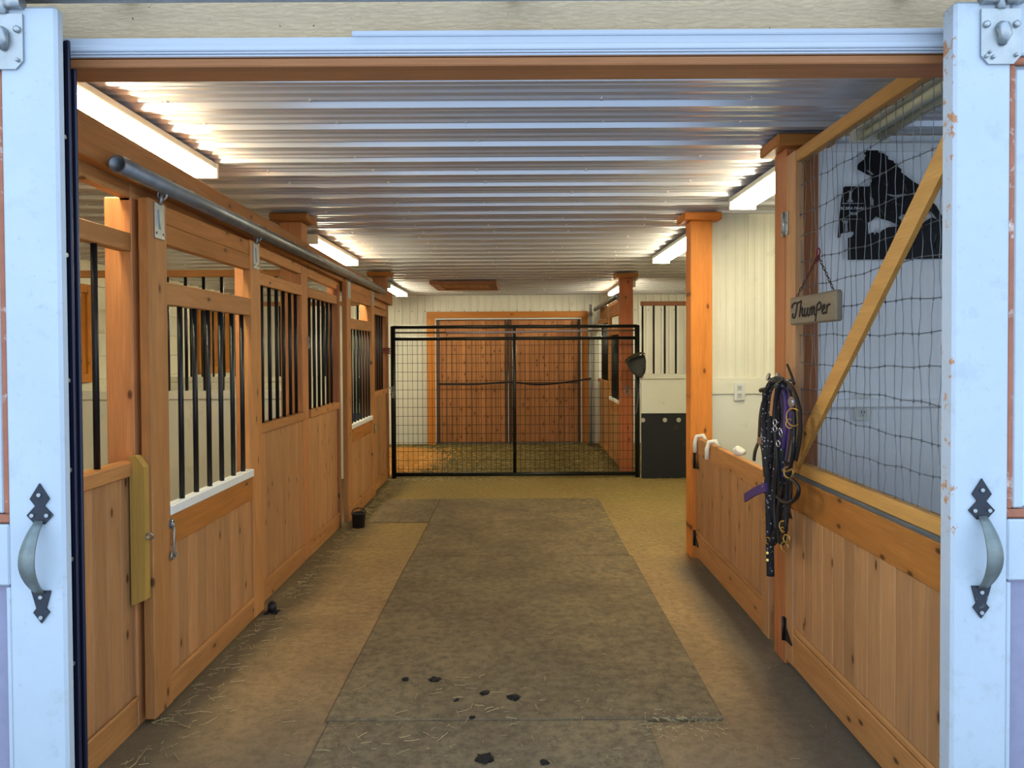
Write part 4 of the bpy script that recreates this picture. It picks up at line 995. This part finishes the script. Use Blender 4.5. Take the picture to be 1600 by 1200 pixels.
# ================================================================== LIGHTS
def lamp(label, x, y0, y1, on=True):
    z = ceilz((y0+y1)/2)-.018
    t = thing('strip_light', label, 'ceiling light', (x, (y0+y1)/2, z), 'twin tube strip lights')
    HS = plain('lamp housing', '#DAD8C8', .4, .1, .03)
    mb = MB(); mb.bbox(x-.075, x+.075, y0, y1, z-.028, z, .004); wobj(mb, 'housing', HS, t)
    for e in (y0, y1):
        a, b = (e-.012, e+.012); mb = MB(); mb.bbox(x-.078, x+.078, a, b, z-.072, z-.0, .003); wobj(mb, 'end_cap', HS, t)
    for s1 in (-.038, .038):
        wobj(MB().tube([(x+s1, y0+.014, z-.050), (x+s1, y1-.014, z-.050)], .0165, 10), 'tube', TUBE if on else TUBEOFF, t)
lamp('lit strip light above the left stalls nearest the entrance', -1.50, 2.35, 3.68)
lamp('lit strip light above the left stalls between the capped posts', -1.52, 5.60, 7.02)
lamp('lit strip light above the left side behind the gate', -1.55, 9.0, 10.35)
lamp('unlit strip light behind the wire screen on the right', 1.43, 2.15, 3.12, False)
lamp('lit strip light before the cream wall on the right', 1.32, 3.48, 4.50)
lamp('lit strip light behind the bright orange post on the right', 1.31, 5.55, 6.98)
lamp('lit strip light over the right rear stall', 1.31, 9.0, 10.4)

# ================================================================== MATS, STRAW, MANURE
def floormat(label, x0, x1, y0, y1, dz=0, rot=0):
    cx, cy = (x0+x1)/2, (y0+y1)/2
    o = MB().bbox((x0-cx), (x1-cx), (y0-cy), (y1-cy), 0, .014, .004).obj('rubber_mat', MATM, None, (cx, cy, .0005+dz)); o.rotation_euler.z = R(rot)
    return tag(o, label, 'mat', 'rubber aisle mats')
floormat('large rubber floor mat in the middle of the aisle', -.703, .742, 2.762, 4.975)
floormat('rubber floor mat farther back towards the gate', -.697, .728, 4.985, 6.93)
floormat('rubber floor mat at the bottom edge of the view', -.69, .465, 1.3, 2.752)
floormat('small worn mat along the left stall by the black tub', -1.18, -.70, 6.02, 6.95, -.006)
def straws(name, n, fn, lmin, lmax, mat, label, cat, zb=.002, wd=.0012):
    v = []; f = []
    for _ in range(n):
        x, y = fn(); L = random.uniform(lmin, lmax); a = random.uniform(0, 6.283); cv = random.gauss(0, .5)
        z = zb+random.random()*.004
        if -.72 < x < .74 and 1.3 < y < 6.93: z += .0145
        px, py = x, y; w_ = wd*random.uniform(.6, 1.3); segs = 3; o = len(v)
        for k in range(segs+1):
            nx, ny = -math.sin(a)*w_, math.cos(a)*w_
            v += [(px+nx, py+ny, z), (px-nx, py-ny, z), (px, py, z+w_*1.2)]
            px += math.cos(a)*L/segs; py += math.sin(a)*L/segs; a += cv/segs
        for k in range(segs):
            q = o+3*k; f += [(q, q+3, q+5, q+2), (q+1, q+2, q+5, q+4)]
    me = bpy.data.meshes.new(name); me.from_pydata(v, [], f); me.materials.append(mat)
    return tag(link(name, me), label, cat, None, 'stuff')
random.seed(11)
def f_left():
    return (-1.30+abs(random.gauss(0, .09)), random.uniform(2.4, 8.0))
def f_all():
    return (random.uniform(-1.25, 1.1), 2.4+5.7*random.random()**1.2)
def f_mat():
    return (random.gauss(-.32, .22), random.gauss(2.86, .22))
straws('straw', 420, f_left, .015, .07, STRAW, 'loose straw strewn along the foot of the left stall fronts', 'straw')
straws('straw', 520, f_all, .008, .035, STRAW, 'scattered straw bits over the aisle floor and mats', 'straw', wd=.0009)
straws('straw', 70, f_mat, .01, .06, STRAW, 'straw clump on the near left of the middle mat', 'straw', wd=.0012)
straws('straw', 110, lambda: (random.uniform(.44, .74), random.gauss(2.70, .045)), .008, .03, STRAW, 'chaff at the near right corner of the middle mat', 'straw')
straws('straw', 900, lambda: (random.gauss(.95, .35), random.uniform(5.2, 8.1)), .015, .07, STRAW, 'straw scattered on the open floor right of the far mat', 'straw')
straws('straw', 420, lambda: (-1.31+abs(random.gauss(0, .07)), random.uniform(6.2, 8.5)), .01, .05, STRAW, 'dense straw litter at the foot of the far left stall panel', 'straw')
straws('straw', 260, lambda: (random.gauss(-.9, .4), random.gauss(8.06, .05)), .01, .04, plain('pale straw', '#DCD0A8', .8, 0, .1), 'pale straw litter along the bottom rail of the gate', 'straw')
straws('hay', 2600, lambda: (random.uniform(-1.9, 1.9), random.uniform(8.0, 11.05)), .02, .09, STRAW, 'trampled hay on the floor behind the gate', 'hay', wd=.002)
straws('sun_flakes', 1500, lambda: (random.gauss(-1.45, .32), random.uniform(8.25, 10.6)), .012, .035, SUNFLK, 'orange painted sunlight flakes on the floor behind the left gate corner', 'painted sunlight flakes', .001, .009)  # added flakes, their orange stands for sun falling on this floor
for i, (px_, py_, s1) in enumerate(((634, 1062, .018), (680, 1062, .028), (758, 1083, .022), (803, 1090, .030), (713, 1094, .014), (738, 1121, .014), (757, 1186, .034), (850, 1192, .018))):
    v = _ray(px_, py_); tt = (.015-CAMH)/v.z; c = Vector((0, 0, CAMH))+v*tt
    bm = bmesh.new(); bmesh.ops.create_icosphere(bm, subdivisions=3, radius=s1)
    for q in bm.verts:
        q.co *= 1+.7*noise.noise(q.co*70+Vector((i*9, 0, 0))); q.co.z *= .28
    labs = ['small dark manure crumb on the middle mat among the straw, farthest left', 'flattened manure clod with straw on the middle mat', 'short forked manure smear on the middle mat', 'largest dark manure smear on the middle mat',
            'tiny manure crumb left of the forked smear', 'tiny manure crumb near the edge of the middle mat', 'round manure clod on the mat at the bottom edge', 'faint manure crumb at the very bottom edge of the view']
    mb = MB().add([q.co for q in bm.verts], [[q.index for q in ff.verts] for ff in bm.faces], True); bm.free()
    mb.v = [(a*.8, b*.8, d*.8) for a, b, d in mb.v]; o = mb.obj('manure', DUNG, None, (c.x, c.y, .0165)); tag(o, labs[i], 'manure', 'manure crumbs on the mats')
